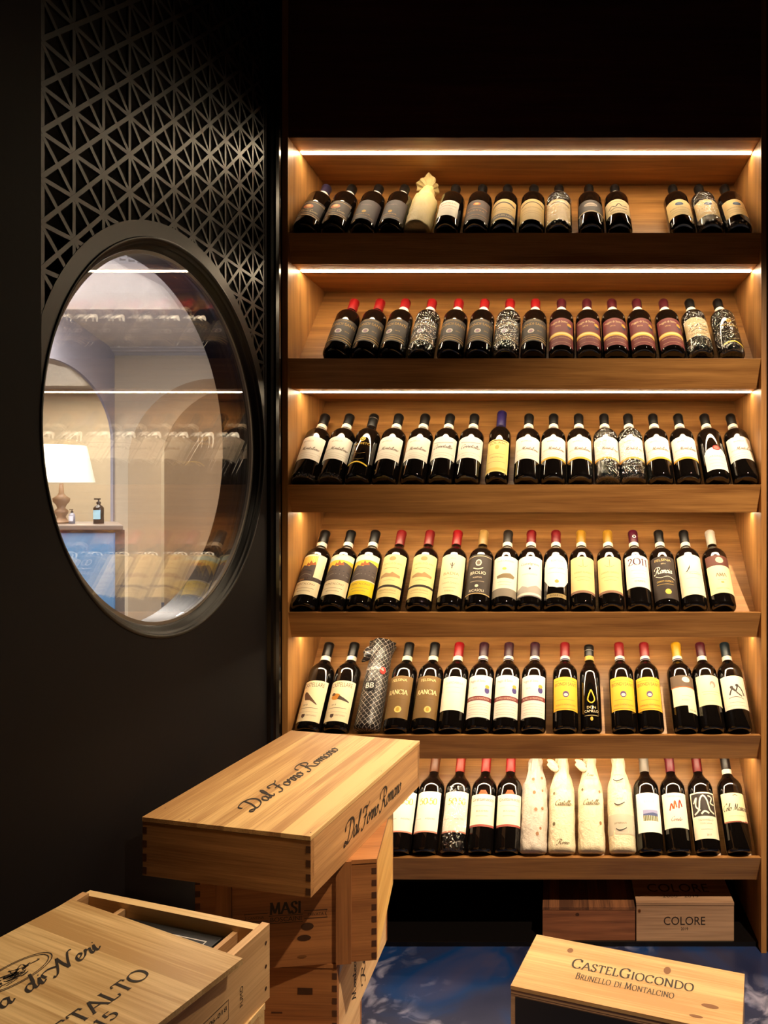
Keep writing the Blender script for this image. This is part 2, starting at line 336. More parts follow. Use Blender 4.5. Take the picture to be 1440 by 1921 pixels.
# left wall with the round window
WX, YC, ZCc, RO, RG, WT = -.83, 1.5405, 1.483, .423, .400, -.936
LY0, LY1, LZ1 = YC-RO+.001, YC+RO-.001, 2.9
mb = MB(); NSEG = 96
def plate(mb, x0, x1, ya, yb, za, zb, r, m, lower=False):
    """slab between x0 and x1 with a round hole; lower=True keeps only what is below the hole's centre line"""
    outer = []; inner = []
    a0, a1 = (math.pi, 2*math.pi) if lower else (0, 2*math.pi)
    n = NSEG//2 if lower else NSEG
    for i in range(n+1):
        a = a0+(a1-a0)*i/n; c, s = math.cos(a), math.sin(a)
        t = min([(yb-YC)/c if c > 1e-6 else ((ya-YC)/c if c < -1e-6 else 9e9), (zb-ZCc)/s if s > 1e-6 else ((za-ZCc)/s if s < -1e-6 else 9e9)])
        outer.append((YC+t*c, ZCc+t*s)); inner.append((YC+r*c, ZCc+r*s))
    for x in (x0, x1):
        for i in range(n):
            q = [(x, *outer[i]), (x, *outer[i+1]), (x, *inner[i+1]), (x, *inner[i])]
            mb.face(q if x == x1 else q[::-1], m)
    for i in range(n): mb.face([(x0, *inner[i]), (x1, *inner[i]), (x1, *inner[i+1]), (x0, *inner[i+1])], m)
def corners_fix(mb, x0, x1, ya, yb, za, zb, m): pass
mb.box((WX-.03, -1.6, 0), (WX, YC-RO, CEIL), black_wall)
mb.box((WX-.03, YC+RO, 0), (WX, YB+.045, CEIL), black_wall)
mb.box((WX-.03, LY0, LZ1), (WX, LY1, CEIL), black_wall)
# below the window: columns down from the lower half circle
for i in range(NSEG//2):
    a, b = math.pi+math.pi*i/(NSEG//2), math.pi+math.pi*(i+1)/(NSEG//2)
    ya, yb_ = YC+RO*math.cos(a), YC+RO*math.cos(b); za, zb_ = ZCc+RO*math.sin(a), ZCc+RO*math.sin(b)
    mb.face([(WX, ya, 0), (WX, yb_, 0), (WX, yb_, zb_), (WX, ya, za)], black_wall)
# back half of the wall, white on the far side
whitew = pm('warm_white_plaster', (226, 214, 196), .8)
for x, m in ((WX-.05, black_flat), (WT, whitew)):
    n = NSEG; c0 = (YC-RG, YC+RG, ZCc-RG, ZCc+RG)
    k = MB(); plate(k, x, x+1e-4 if m is black_flat else x-1e-4, c0[0]-.1, c0[1]+.1, c0[2]-.1, c0[3]+.1, RG, m); mb.add(k)
    y0, y1, z0, z1 = c0[0]-.1, c0[1]+.1, c0[2]-.1, c0[3]+.1
    YE = YB+.04 if m is black_flat else 8
    for q in (((-1.6, 0), (YE, z0)), ((-1.6, z1), (YE, CEIL)), ((-1.6, z0), (y0, z1)), ((y1, z0), (YE, z1))):
        (a, b), (c, d) = q; mb.face([(x, a, b), (x, c, b), (x, c, d), (x, a, d)], m)
struct(mb, 'wall_left')
# round frame: stepped black reveal
def ring(mb, prof, m, seg=128):
    """prof: (x, r) points, turned about the window axis"""
    k = len(mb.v); i = mb.mi(m); n = len(prof)
    for a in range(seg):
        t = 2*math.pi*a/seg
        for x, r in prof: mb.v.append((x, YC+r*math.cos(t), ZCc+r*math.sin(t)))
    for a in range(seg):
        c = (a+1) % seg
        for b in range(n-1): mb.f.append((k+a*n+b, k+a*n+b+1, k+c*n+b+1, k+c*n+b)); mb.m.append(i)
win = bpy.data.objects.new('window_1', None); COL.objects.link(win); win['kind'] = 'structure'; win.location = (0, 0, 0)
mb = MB(); rx = [(WX-.004, RO+.003), (WX+.0012, RO+.0025), (WX+.0016, RO), (WX+.0008, RO-.003), (WX-.003, RO-.005), (WX-.006, RO-.006), (WX-.007, RO-.010), (WX-.010, RO-.012), (WX-.014, RO-.013), (WX-.016, RO-.017), (WX-.020, RO-.018), (WX-.0225, RG)]
ring(mb, rx, pm('window_frame_black', (8, 6, 6), .34, 0, 0, 0, .2)); mb.build('window_frame', win, smooth=True)
mb = MB(); ring(mb, [(WX-.029, RG), (WT-.001, RG)], pm('dark_reveal', (44, 36, 32), .35)); mb.build('window_reveal', win, smooth=True)
mb = MB(); ring(mb, [(WX-.0232, RG-.0005), (WX-.0232, RG-.008), (WX-.030, RG-.008)], pm('grey_rubber_seal', (120, 112, 104), .5)); mb.build('window_seal', win)
gm = pane_mat(); mb = MB(); k = [(YC+(RG-.001)*math.cos(2*math.pi*i/96), ZCc+(RG-.001)*math.sin(2*math.pi*i/96)) for i in range(96)]
mb.prism(k, gm, lambda a, b, t: (t, a, b), WX-.029, WX-.023); mb.build('window_pane', win)
mb = MB(); mb.prism(k, gm, lambda a, b, t: (t, a, b), WX-.046, WX-.040); mb.build('window_pane', win)
# lattice screen above the window
mb = MB(); BW = .0078; RL = .452; X0, X1 = WX-.006, WX-.001
def seg_box(p, q, w_, off=0):
    X1 = globals()['X1']+off; X0 = globals()['X0']+off
    d = Vector((0, q[0]-p[0], q[1]-p[1])); l = d.length
    if l < .004: return
    d /= l; n_ = Vector((0, -d[2], d[1]))*w_/2; a = Vector((0, *p)); b = Vector((0, *q))
    P = [a-n_, b-n_, b+n_, a+n_]
    k = len(mb.v); mb.v += [(X0, v[1], v[2]) for v in P]+[(X1, v[1], v[2]) for v in P]; i = mb.mi(black_metal)
    for f in ((3,2,1,0), (4,5,6,7), (0,1,5,4), (1,2,6,5), (2,3,7,6), (3,0,4,7)): mb.f.append(tuple(k+j for j in f)); mb.m.append(i)
def clip(p, q):
    # to the rectangle, then outside the circle, above the centre line
    (a, b), (c, d) = p, q; t0, t1 = 0, 1
    for P, D, lo, hi in ((a, c-a, LY0, LY1), (b, d-b, ZCc, LZ1)):
        if abs(D) < 1e-9:
            if P < lo or P > hi: return []
        else:
            u, v = (lo-P)/D, (hi-P)/D; t0 = max(t0, min(u, v)); t1 = min(t1, max(u, v))
    if t0 >= t1: return []
    A = (c-a)**2+(d-b)**2; B = 2*((a-YC)*(c-a)+(b-ZCc)*(d-b)); C_ = (a-YC)**2+(b-ZCc)**2-RL**2; D = B*B-4*A*C_
    iv = [(t0, t1)]
    if D > 0:
        s0, s1 = (-B-math.sqrt(D))/(2*A), (-B+math.sqrt(D))/(2*A); iv = []
        if t0 < s0: iv.append((t0, min(t1, s0)))
        if t1 > s1: iv.append((max(t0, s1), t1))
    return [((a+(c-a)*u, b+(d-b)*u), (a+(c-a)*v, b+(d-b)*v)) for u, v in iv if v-u > 1e-4]
gy, gz = .0773, .0735; oy, oz = 1.195-.0773*2, EYE+.5705-.0735*9
for j in range(0, 14):
    for s_ in clip((oy+gy*j, 1), (oy+gy*j, 4)): seg_box(*s_, BW)
for k in range(0, 30):
    for s_ in clip((0, oz+gz*k), (3, oz+gz*k)): seg_box(*s_, BW, .0001)
for k in range(-16, 34):
    for sg in (1, -1):
        for s_ in clip((oy, oz+gz*k), (oy+gy*14, oz+gz*(k+sg*14))): seg_box(*s_, BW, .00025+.0001*sg)
# plate round the opening and the panel's border
for i in range(64):
    a, b = math.pi*i/64, math.pi*(i+1)/64
    q = [(RO, a), (RL+.004, a), (RL+.004, b), (RO, b)]
    pts = []
    for r, t in q:
        y = YC+r*math.cos(t); y = min(max(y, LY0), LY1); pts.append((y, ZCc+r*math.sin(t)))
    mb.face([(X1+.0007, y, z) for y, z in pts], black_metal); mb.face([(X0, pts[1][0], pts[1][1]), (X1+.0007, pts[1][0], pts[1][1]), (X1+.0007, pts[2][0], pts[2][1]), (X0, pts[2][0], pts[2][1])], black_metal)
for y0, y1 in ((LY0, LY0+.008), (LY1-.008, LY1)): mb.box((X0, y0, ZCc+.1), (X1, y1, LZ1), black_metal)
tag(mb.build('lattice_screen', bevel=0), 'black metal lattice screen of star pattern above the round window', 'screen')
# upright moulding between window wall and shelves
mb = MB(); pr = [(1.978, 0), (1.981, .010), (1.988, .015), (1.996, .010), (1.999, .004), (2.006, .004), (2.010, .013), (2.020, .018), (2.032, .018), (2.036, 0)]
for (a, b), (c, d) in zip(pr, pr[1:]): mb.face([(WX+b, a, 0), (WX+b, a, CEIL), (WX+d, c, CEIL), (WX+d, c, 0)], black_gloss)
o = struct(mb, 'trim_1')
# ------------------------------------------------------------------ shelf unit
led = pm('led_diffuser', (255, 230, 190), .5, 0, LED_L)
def shelf_unit(x0, x1, label, header=True, tl=.018, trr=.016):
    u = thing('display_shelf_unit', label, 'shelves', ((x0+x1)/2, YF, 0))
    dx, dy = -(x0+x1)/2, -YF; T = Matrix.Translation((dx, dy, 0))
    def B(name, boxes, par=u, smooth=False, bev=.0008):
        m_ = MB()
        for b in boxes: m_.box(*b)
        k = MB(); k.add(m_, T); return k.build(name, par, bevel=bev)
    B('side_panel', [((x0-tl, YF, 0), (x0, YB+.03, CEIL-.01), oak_z)]); B('side_panel', [((x1, YF, 0), (x1+trr, YB+.03, CEIL-.01), oak_z)])
    B('header_panel', [((x0, YF+.002, ZC[0]), (x1, YF+.02, CEIL-.01), dark_x)])
    B('niche_ceiling', [((x0, YF+.02, ZC[0]), (x1, YB+.03, ZC[0]+.016), oak_x)])
    B('plinth', [((x0, 2.10, 0), (x1, YB+.03, .0145), black_gloss)])
    B('lower_back_panel', [((x0, YB+.01, .0145), (x1, YB+.03, ZB[5]), black_flat)])
    for i in range(6):
        zt, zb = ZT[i], ZB[i]
        m_ = MB(); rec = .028  # fascia leans back towards its lower edge
        m_.prism([(YF+.001, zt), (P0-.001, zt), (P0-.001, zt-.004), (YF+rec+.016, zb), (YF+rec, zb)], oak_x, lambda a, b, t: (t+dx, a+dy, b), x0, x1)
        m_.build('fascia', u, bevel=.0008)
        m_ = MB(); fy, fz = P0+.0425*ct, zt-.0425*st_
        m_.prism([(P0, zt-.0005), (fy, fz), (fy, fz-.012), (P0, zt-.013)], oak_x, lambda a, b, t: (t+dx, a+dy, b), x0, x1); m_.build('inclined_ledge', u)
        zz = fz+(YB-fy)/math.tan(TH)
        m_ = MB(); m_.prism([(fy, fz), (YB, zz), (YB, ZC[i]), (YB+.012, ZC[i]), (YB+.012, zz-.01), (fy+.012, fz-.01)], oak_x, lambda a, b, t: (t+dx, a+dy, b), x0, x1); m_.build('back_panel', u)
        B('shelf_underside', [((x0, YF+rec+.016, zb), (x1, YB+.012, zb+.012), oak_x)])
        # led channel under the board above
        zc = ZC[i]; B('led_strip', [((x0+.004, 2.158, zc-.0015), (x1-.004, 2.174, zc+.001), led)], bev=0)
    return u
shelf_unit(XL, XR, 'tall oak wall shelf unit with lit niches full of tilted wine bottles')
u2 = shelf_unit(XR+.016+.024, XR+.64, 'neighbouring oak shelf unit, only a sliver showing at the right edge')
mb = MB(); mb.box((XR+.016, YF+.008, 0), (XR+.022, YF+.03, CEIL-.01), black_flat); tag(mb.build('dark_gap_strip'), 'narrow black strip standing for the dark gap between the two oak shelf units', 'strip')  # black strip added for the shade in the gap between the units
# ------------------------------------------------------------------ bottles
RB = .0393; ZS = .94
def prof_bottle(H=.315, rb=RB, rn=.0145):
    return [(z*ZS, r) for z, r in [(.004, .0), (.004, .018), (.0, .030), (.001, .0335), (.004, .0372), (.010, rb), (.198, rb), (.206, rb-.0006), (.214, rb-.0028), (.222, rb-.007), (.229, rb-.0125), (.235, rb-.0175), (.241, rb-.021), (.248, rn+.0005), (.256, rn), (H-.006, rn-.0006), (H-.004, rn), (H, rn-.001), (H, 0)]]
ME = {}
def me_body(kind):
    if kind not in ME:
        mb = MB()
        if kind == 'slim': mb.lathe([(z*1.05, r*(.90 if z < .24 else 1)) for z, r in prof_bottle()], glassm, 40)
        elif kind == 'spirit': mb.lathe([(z*.97, r*.82 if z < .22 else r*1.0) for z, r in prof_bottle()], glassm, 40)
        else: mb.lathe(prof_bottle(), glassm, 40)
        ME[kind] = mb.mesh('glass_body', True)
    return ME[kind]
def me_cap(rgb, z0, z1, ring_=None, seal=None):
    key = ('cap', rgb, z0, z1, ring_, seal)
    if key not in ME:
        mb = MB(); r = .0153; m = capm(rgb)
        mb.lathe([(z0, .0150), (z0+.001, r+.0002), (z1-.016, r), (z1-.0135, r+.0008), (z1-.004, r+.0008), (z1-.001, r-.0005), (z1, r-.003), (z1, 0)], m, 28)
        if ring_: mb.lathe([(z1-.022, r+.0003), (z1-.0195, r+.0003)], capm(ring_), 28)
        if seal:
            pts = [(.0062*math.cos(a/14*2*math.pi), z0+.022+.0062*math.sin(a/14*2*math.pi)) for a in range(14)]
            mb.face([wrap(x, z, r+.0006) for x, z in pts], paper(seal))
            pts = [(.0030*math.cos(a/8*2*math.pi), z0+.022+.0042*math.sin(a/8*2*math.pi)) for a in range(8)]
            mb.face([wrap(x, z, r+.0010) for x, z in pts], paper((40, 20, 24)))
        ME[key] = mb.mesh('capsule', True)
    return ME[key]
def wrap(u, v, r=RB): a = u/r; return (r*math.sin(a), -r*math.cos(a), v)
wrap_ = wrap
def me_band(rgb, z0, z1, second=None):
    key = ('band', rgb, z0, z1, second)
    if key not in ME:
        mb = MB(); r = .0160; zm = z0+(z1-z0)*.35
        mb.lathe([(z0, r-.0003), (z0+.0005, r), (z1-.0005, r), (z1, r-.0003)], paper(rgb), 28)
        if second: mb.lathe([(z0+.001, r+.0002), (zm, r+.0002)], paper(second), 28)
        ME[key] = mb.mesh('neck_band', True)
    return ME[key]
VM = [(1.0, -.066), (1.10, -.070), (1.025, -.041), (1.017, -.030), (1.01, -.0217), (1.0, -.0155)]
def me_label(key, els, r=RB, vm=(1, 0)):
    """els: painter's list, later on top.  rect u0 v0 u1 v1 rgb | ell cu cv ru rv rgb | txt s cu cv h rgb [fit] | scr .. | ser .. | poly pts rgb"""
    if key in ME: return ME[key]
    mb = MB(); lay = r+.0004
    def wrap(u, v, q=RB): return wrap_(u*1.1, v*vm[0]+vm[1], q)
    for e in els:
        m = paper(e[-1] if isinstance(e[-1], tuple) else e[-2]); lay += .00005
        if e[0] == 'rect':
            _, u0, v0, u1, v1, c = e; n = max(2, int((u1-u0)/.005)+1)
            rr = lay
            mb.grid(n, 1, lambda a, b: wrap((u0+(u1-u0)*a)*rr/r, v0+(v1-v0)*b, rr), m)
        elif e[0] == 'ell':
            _, cu, cv, ru, rv, c = e; n = 24; rr = lay+.0001
            # strips so that it follows the curve
            ns = max(10, int(ru/.001)); P = []
            for i in range(ns+1):
                x = -ru+2*ru*i/ns; h = rv*math.sqrt(max(0, 1-(x/ru)**2)); P.append((cu+x, cv-h, cv+h))
            for (x, a, b), (x2, a2, b2) in zip(P, P[1:]): mb.face([wrap(x, a, rr), wrap(x2, a2, rr), wrap(x2, b2, rr), wrap(x, b, rr)], m)
        elif e[0] == 'poly':
            _, pts, c = e; rr = lay+.0002; u0 = min(p[0] for p in pts); u1 = max(p[0] for p in pts); n = max(1, int((u1-u0)/.004))
            for i in range(n):
                q = pts
                for lim, sg in ((u0+(u1-u0)*i/n, 1), (u0+(u1-u0)*(i+1)/n, -1)):
                    o_ = []
                    for j in range(len(q)):
                        a, b = q[j], q[(j+1) % len(q)]; ia, ib = (a[0]-lim)*sg >= 0, (b[0]-lim)*sg >= 0
                        if ia: o_.append(a)
                        if ia != ib: t = (lim-a[0])/(b[0]-a[0]); o_.append((lim, a[1]+(b[1]-a[1])*t))
                    q = o_
                    if not q: break
                if len(q) > 2: mb.face([wrap(x, y, rr) for x, y in q], m)
        elif e[0] == 'line':
            _, pts, wd, c = e; rr = lay+.00025; ribbon(mb, catmull(pts, 5), lambda *_: wd, lambda x, y: wrap(x, y, rr), m)
        else:
            _, s, cu, cv, h = e[:5]; fit = e[6] if len(e) > 6 else None; rr = lay+.0003
            fn = lambda x, y: wrap(cu+x, cv+y, rr)
            if e[0] == 'txt': btext(mb, s, h, m, fn, fit)
            elif e[0] == 'ser': strokes(mb, s, G_SERIF, h, m, fn, 1.3, .06, fit=fit)
            else: strokes(mb, s, G_SCRIPT, h, m, fn, 1.2, 0, .35, fit=fit)
    ME[key] = mb.mesh('label', True); return ME[key]
WH, CR, IV, BK, GD, RD, GY = (238, 232, 220), (232, 212, 164), (240, 226, 190), (16, 14, 14), (206, 164, 84), (160, 28, 30), (108, 102, 96)
def lines(cu, vs, w, c=GY, t=.0009): return [('rect', cu-w*k/2, v, cu+w*k/2, v+t, c) for v, k in vs]
LB = {}
W2 = .043
def biondi(c, gold, dk):  # broad label with arched band and crest
    return [('rect', -W2, .094, W2, .196, c), ('rect', -W2, .100, W2, .112, gold), ('rect', -W2, .103, W2, .109, dk), ('txt', 'TENUTA GREPPO', 0, .187, .0045, gold), ('txt', 'BIONDI·SANTI', 0, .166, .012, gold, .078),
            ('ell', -.006, .140, .010, .010, (210, 200, 190)), ('ell', -.006, .139, .006, .006, (150, 120, 140)), ('txt', '2013', .018, .138, .005, gold), ('txt', 'BRUNELLO DI MONTALCINO', 0, .117, .0045, gold, .07)]
LB['biondi'] = biondi((62, 54, 50), (186, 146, 76), (42, 34, 30))
LB['poggio_red'] = [('rect', -.041, .076, .041, .200, (116, 42, 46)), ('rect', -.041, .118, .041, .134, (240, 190, 70)), ('rect', -.041, .124, .041, .131, (246, 224, 150)), ('txt', 'Poggio di Sotto', -.006, .178, .009, (240, 200, 150), .052), ('txt', 'ROSSO DI MONTALCINO', 0, .106, .0045, (226, 170, 120), .06), ('ell', .026, .162, .007, .010, (60, 50, 70)), ('ell', .026, .172, .008, .007, (226, 170, 60)), ('txt', '2016', -.008, .160, .006, (230, 170, 110)), ('rect', -.030, .088, .030, .0888, (220, 160, 120))]
LB['crest_dark'] = [('rect', -.042, .104, .042, .196, (62, 48, 44)), ('rect', -.042, .106, .042, .109, (196, 156, 96)), ('rect', -.042, .116, .042, .118, (196, 156, 96)), ('rect', -.042, .184, .042, .186, (196, 156, 96)), ('ell', 0, .160, .014, .013, (206, 130, 90)), ('ell', 0, .163, .007, .008, (240, 200, 130)), ('txt', 'CASTELLO BANFI', 0, .127, .007, (222, 190, 130), .062), ('txt', 'BRUNELLO', 0, .138, .005, (222, 190, 130))]
LB['plum_dark'] = [('rect', -.042, .084, .042, .200, (58, 44, 48)), ('txt', 'Poggio', 0, .168, .008, (150, 120, 120)), ('ell', 0, .128, .006, .008, (224, 176, 80)), ('txt', 'RISERVA', 0, .108, .007, (200, 150, 80), .040), ('rect', -.03, .096, .03, .0975, (180, 130, 80))]
LB['white_small'] = [('rect', -.034, .104, .030, .198, WH), ('txt', 'BRUNELLO', -.002, .176, .008, (150, 110, 70), .045), ('txt', 'DI MONTALCINO', -.002, .160, .006, (150, 110, 70), .05), ('rect', -.024, .145, .020, .146, (190, 160, 120))]
LB['copper'] = [('rect', -.042, .080, .042, .200, (74, 50, 42)), ('ell', 0, .174, .011, .009, (222, 116, 44)), ('ell', 0, .174, .006, .005, (246, 190, 90)), ('rect', -.034, .150, .034, .152, (196, 130, 80)), ('txt', 'RISERVA', 0, .128, .010, (196, 140, 90), .05), ('rect', -.034, .106, .034, .108, (176, 116, 76)), ('rect', -.034, .092, .034, .093, (176, 116, 76))]
LB['arch'] = [('rect', -.042, .078, .042, .206, (208, 176, 112)), ('line', [(-.036, .170), (-.02, .180), (0, .184), (.02, .180), (.036, .170)], .008, (70, 54, 40)), ('rect', -.03, .148, .03, .150, (150, 110, 60)), ('txt', 'MONTALCINO', 0, .133, .006, (110, 80, 46), .05), ('rect', -.042, .088, .042, .114, (92, 78, 70)), ('txt', 'BRUNELLO', 0, .097, .009, (220, 190, 130), .056)]
LB['arch_plain'] = [('rect', -.042, .078, .042, .206, (208, 176, 112)), ('line', [(-.036, .172), (-.02, .182), (0, .186), (.02, .182), (.036, .172)], .006, (96, 76, 54)), ('txt', 'BRUNELLO DI MONTALCINO', 0, .150, .006, (120, 90, 50), .062), ('rect', -.03, .130, .03, .131, (150, 110, 60)), ('rect', -.03, .118, .03, .119, (150, 110, 60))]
LB['grey_band'] = [('rect', -.042, .124, .042, .200, (62, 48, 44)), ('ell', 0, .170, .02, .011, (196, 176, 160)), ('txt', 'LA CERBAIOLA', 0, .166, .007, (60, 46, 44), .034), ('rect', -.042, .126, .042, .132, (196, 166, 120))]
LB['sketch'] = [('rect', -.042, .118, .042, .204, (230, 204, 152)), ('line', [(-.028, .150), (-.016, .166), (-.006, .158), (.004, .176), (.014, .162), (.03, .17)], .0032, (90, 70, 54)), ('line', [(-.022, .142), (-.004, .150), (.016, .146), (.028, .152)], .003, (100, 80, 60)), ('txt', 'MONTALCINO', 0, .126, .006, (120, 90, 60), .05), ('rect', -.02, .190, .02, .192, (150, 120, 80))]
LB['blue_crest'] = [('rect', -.042, .108, .042, .204, (226, 194, 128)), ('ell', 0, .176, .012, .010, (58, 74, 110)), ('ell', 0, .179, .007, .004, (80, 110, 140)), ('txt', 'BRUNELLO DI MONTALCINO', 0, .150, .006, (120, 90, 50), .062), ('rect', -.028, .138, .028, .139, (150, 116, 66)), ('rect', -.028, .126, .028, .127, (150, 116, 66))]
def two_tier(yellow=False, wide=.043):
    e = [('rect', -wide, .104, wide, .198, WH), ('rect', -wide, .1275, wide, .1285, (196, 186, 170)), ('txt', 'BRUNELLO', -.004, .176, .006, (170, 150, 120), .03), ('scr', 'Montalcino', .008, .142, .013, (112, 92, 76), .05), ('txt', '2015', -.026, .142, .005, (150, 130, 110)), ('rect', -.03, .118, .03, .119, (200, 186, 160)), ('rect', -.024, .111, .024, .112, (200, 186, 160))]
    if yellow: e.insert(1, ('rect', -wide, .104, wide, .112, (226, 170, 60)))
    return e
LB['two_tier'] = two_tier(); LB['two_tier_gold'] = two_tier(True)
LB['swirl'] = [('rect', -.043, .108, .043, .198, WH), ('line', [(-.03, .180), (-.01, .172), (.01, .172), (.03, .180)], .002, (150, 140, 140)), ('scr', 'Cerretalto', 0, .150, .014, (112, 100, 96), .056), ('rect', -.043, .128, .043, .1295, (200, 190, 175)), ('rect', -.024, .118, .024, .119, (190, 180, 160))]
LB['black_gold'] = [('ell', 0, .188, .008, .009, (222, 176, 40)), ('ell', 0, .188, .005, .006, (30, 26, 20)), ('ell', 0, .189, .003, .004, (222, 176, 40)), ('txt', 'MASSETO', 0, .164, .009, (206, 160, 40), .05), ('line', [(-.03, .086), (0, .092), (.03, .082)], .005, (236, 200, 40)), ('line', [(-.014, .132), (0, .126), (.016, .132)], .001, (150, 120, 50)), ('line', [(-.014, .108), (0, .102), (.016, .108)], .001, (150, 120, 50))]
LB['etch'] = [('rect', -.037, .056, .037, .190, (232, 208, 128)), ('txt', 'SOLAIA', 0, .170, .009, (110, 84, 40), .05), ('rect', -.030, .183, .030, .187, (120, 96, 50)), ('ell', 0, .156, .006, .009, (200, 166, 80)), ('rect', -.024, .128, .024, .129, (150, 120, 70)), ('txt', 'TOSCANA 2015', 0, .112, .005, (120, 90, 50), .04), ('rect', -.026, .096, .026, .097, (150, 120, 70)), ('rect', -.03, .062, .03, .072, (222, 186, 96))]
LB['seal_white'] = [('rect', -.034, .062, .034, .130, WH), ('ell', 0, .126, .033, .026, WH), ('ell', .004, .150, .0115, .0105, (150, 36, 40)), ('ell', .004, .150, .008, .007, (206, 110, 100)), ('txt', 'ARGIANO', 0, .112, .006, (170, 150, 130), .04), ('rect', -.024, .1, .024, .101, (200, 190, 170)), ('rect', -.024, .086, .024, .087, (200, 190, 170)), ('rect', -.018, .074, .018, .075, (200, 190, 170))]
def landscape(lower, castle=True, strip=False):
    top = .205
    e = [('rect', -.042, .060, .042, top, IV), ('rect', -.042, .112, .042 if not strip else .016, top-.006, (232, 196, 70) if not strip else (230, 200, 96))]
    if not strip: e.append(('rect', -.042, .184, .042, top-.006, (190, 214, 210)))
    k = .042 if not strip else .016
    e += [('poly', [(-.042, .112), (k, .112), (k, .168), (.012, .178), (-.002, .160), (-.020, .168), (-.042, .142)], (84, 72, 70)), ('poly', [(-.012, .162), (-.008, .176), (-.004, .170), (0, .182), (.006, .172), (.012, .176), (.016, .166)], (170, 96, 50)), ('line', [(-.03, .124), (-.01, .134), (k-.006, .128)], .003, (116, 110, 100)), ('line', [(-.03, .142), (-.014, .148), (k-.006, .142)], .003, (60, 56, 60))]
    if strip: e += [('rect', -.042, .108, .042, .122, (64, 52, 50)), ('txt', 'Vigna', -.016, .112, .006, (196, 150, 80))]
    e += [('rect', -.042, .060, .042, .108, lower), ('txt', 'MONTALCINO', 0, .094, .007, (150, 116, 70), .054), ('rect', -.026, .082, .026, .0832, (150, 124, 90)), ('rect', -.018, .072, .018, .0732, (150, 124, 90))]
    return e
LB['land_strip'] = landscape(IV, strip=True); LB['land_cream'] = landscape(IV); LB['land_yellow'] = landscape((236, 206, 40))
LB['chateau'] = [('rect', -.042, .052, .042, .206, (232, 212, 150)), ('ell', 0, .190, .010, .008, (190, 140, 90)), ('txt', 'CASTELLO DI AMA', 0, .168, .007, (190, 140, 80), .06), ('poly', [(-.03, .122), (.03, .122), (.03, .130), (.018, .134), (.006, .140), (0, .134), (-.012, .138), (-.03, .130)], (176, 140, 96)), ('rect', -.022, .154, .022, .156, (190, 150, 100)), ('rect', -.016, .110, .016, .111, (180, 140, 90)), ('rect', -.043, .086, .043, .094, (44, 34, 30)), ('rect', -.026, .066, .026, .067, (170, 140, 90)), ('txt', 'CHIANTI CLASSICO', 0, .073, .005, (150, 120, 70), .05)]
LB['badia'] = [('rect', -.041, .060, .041, .206, (234, 220, 176)), ('txt', '2014', 0, .188, .005, (160, 130, 90)), ('line', [(-.006, .172), (0, .160), (.006, .172)], .0016, (70, 50, 50)), ('line', [(0, .174), (0, .152)], .003, (90, 70, 70)), ('txt', 'BADIA', 0, .130, .010, (176, 144, 96), .046), ('rect', -.02, .118, .02, .1192, (190, 156, 110)), ('txt', 'CHIANTI CLASSICO', 0, .098, .006, (190, 156, 110), .05), ('rect', -.018, .084, .018, .0852, (190, 156, 110)), ('txt', 'RISERVA', 0, .070, .005, (190, 156, 110))]
LB['brolio'] = [('rect', -.042, .062, .042, .206, (60, 52, 48)), ('rect', -.040, .198, .040, .2, (200, 176, 140)), ('ell', 0, .174, .009, .012, (232, 216, 186)), ('ell', 0, .174, .006, .008, (110, 98, 86)), ('line', [(-.014, .156), (0, .150), (.014, .156)], .003, (232, 216, 186)), ('txt', 'BROLIO', 0, .132, .011, (236, 222, 196), .046), ('txt', 'RISERVA', 0, .118, .005, (226, 206, 176)), ('rect', -.02, .106, .02, .107, (220, 200, 170)), ('ell', 0, .090, .005, .005, (236, 222, 196)), ('txt', 'RICASOLI', 0, .070, .009, (236, 222, 196), .042), ('rect', -.042, .062, .042, .065, (200, 170, 120))]
LB['house'] = [('rect', -.042, .054, .042, .198, (240, 232, 204)), ('rect', -.042, .054, .042, .082, (132, 122, 108)), ('txt', 'VILLA CAFAGGIO', 0, .178, .006, (130, 116, 90), .05), ('poly', [(-.022, .118), (.026, .118), (.030, .128), (.016, .136), (-.004, .134), (-.024, .128)], (128, 110, 80)), ('ell', -.002, .152, .006, .005, (214, 190, 90)), ('rect', -.02, .104, .02, .105, (150, 130, 100)), ('rect', -.016, .094, .016, .095, (150, 130, 100))]
LB['gallo'] = [('rect', -.042, .054, .042, .198, (238, 228, 210)), ('txt', 'Castelgreve', 0, .166, .009, (60, 50, 50), .056), ('ell', 0, .152, .003, .004, (60, 50, 50)), ('poly', [(-.042, .066), (.042, .066), (.042, .086), (.02, .094), (-.004, .084), (-.02, .092), (-.042, .080)], (170, 164, 156)), ('txt', 'CHIANTI CLASSICO', 0, .130, .005, (150, 140, 130), .044), ('rect', -.042, .054, .042, .058, (120, 110, 110))]
LB['shield'] = [('rect', -.040, .116, .040, .168, WH), ('ell', 0, .168, .039, .036, WH), ('poly', [(-.040, .118), (-.022, .090), (0, .084), (.022, .090), (.040, .118)], WH), ('txt', 'FONTODI', 0, .178, .008, (110, 96, 90), .034), ('txt', 'CHIANTI CLASSICO', 0, .152, .005, (190, 150, 100), .046), ('rect', -.026, .138, .026, .139, (170, 160, 140)), ('ell', 0, .106, .006, .006, (196, 156, 76))]
LB['shield_low'] = [('rect', -.030, .050, .030, .064, (150, 128, 84)), ('txt', 'RISERVA', 0, .054, .006, (60, 50, 30), .036)]
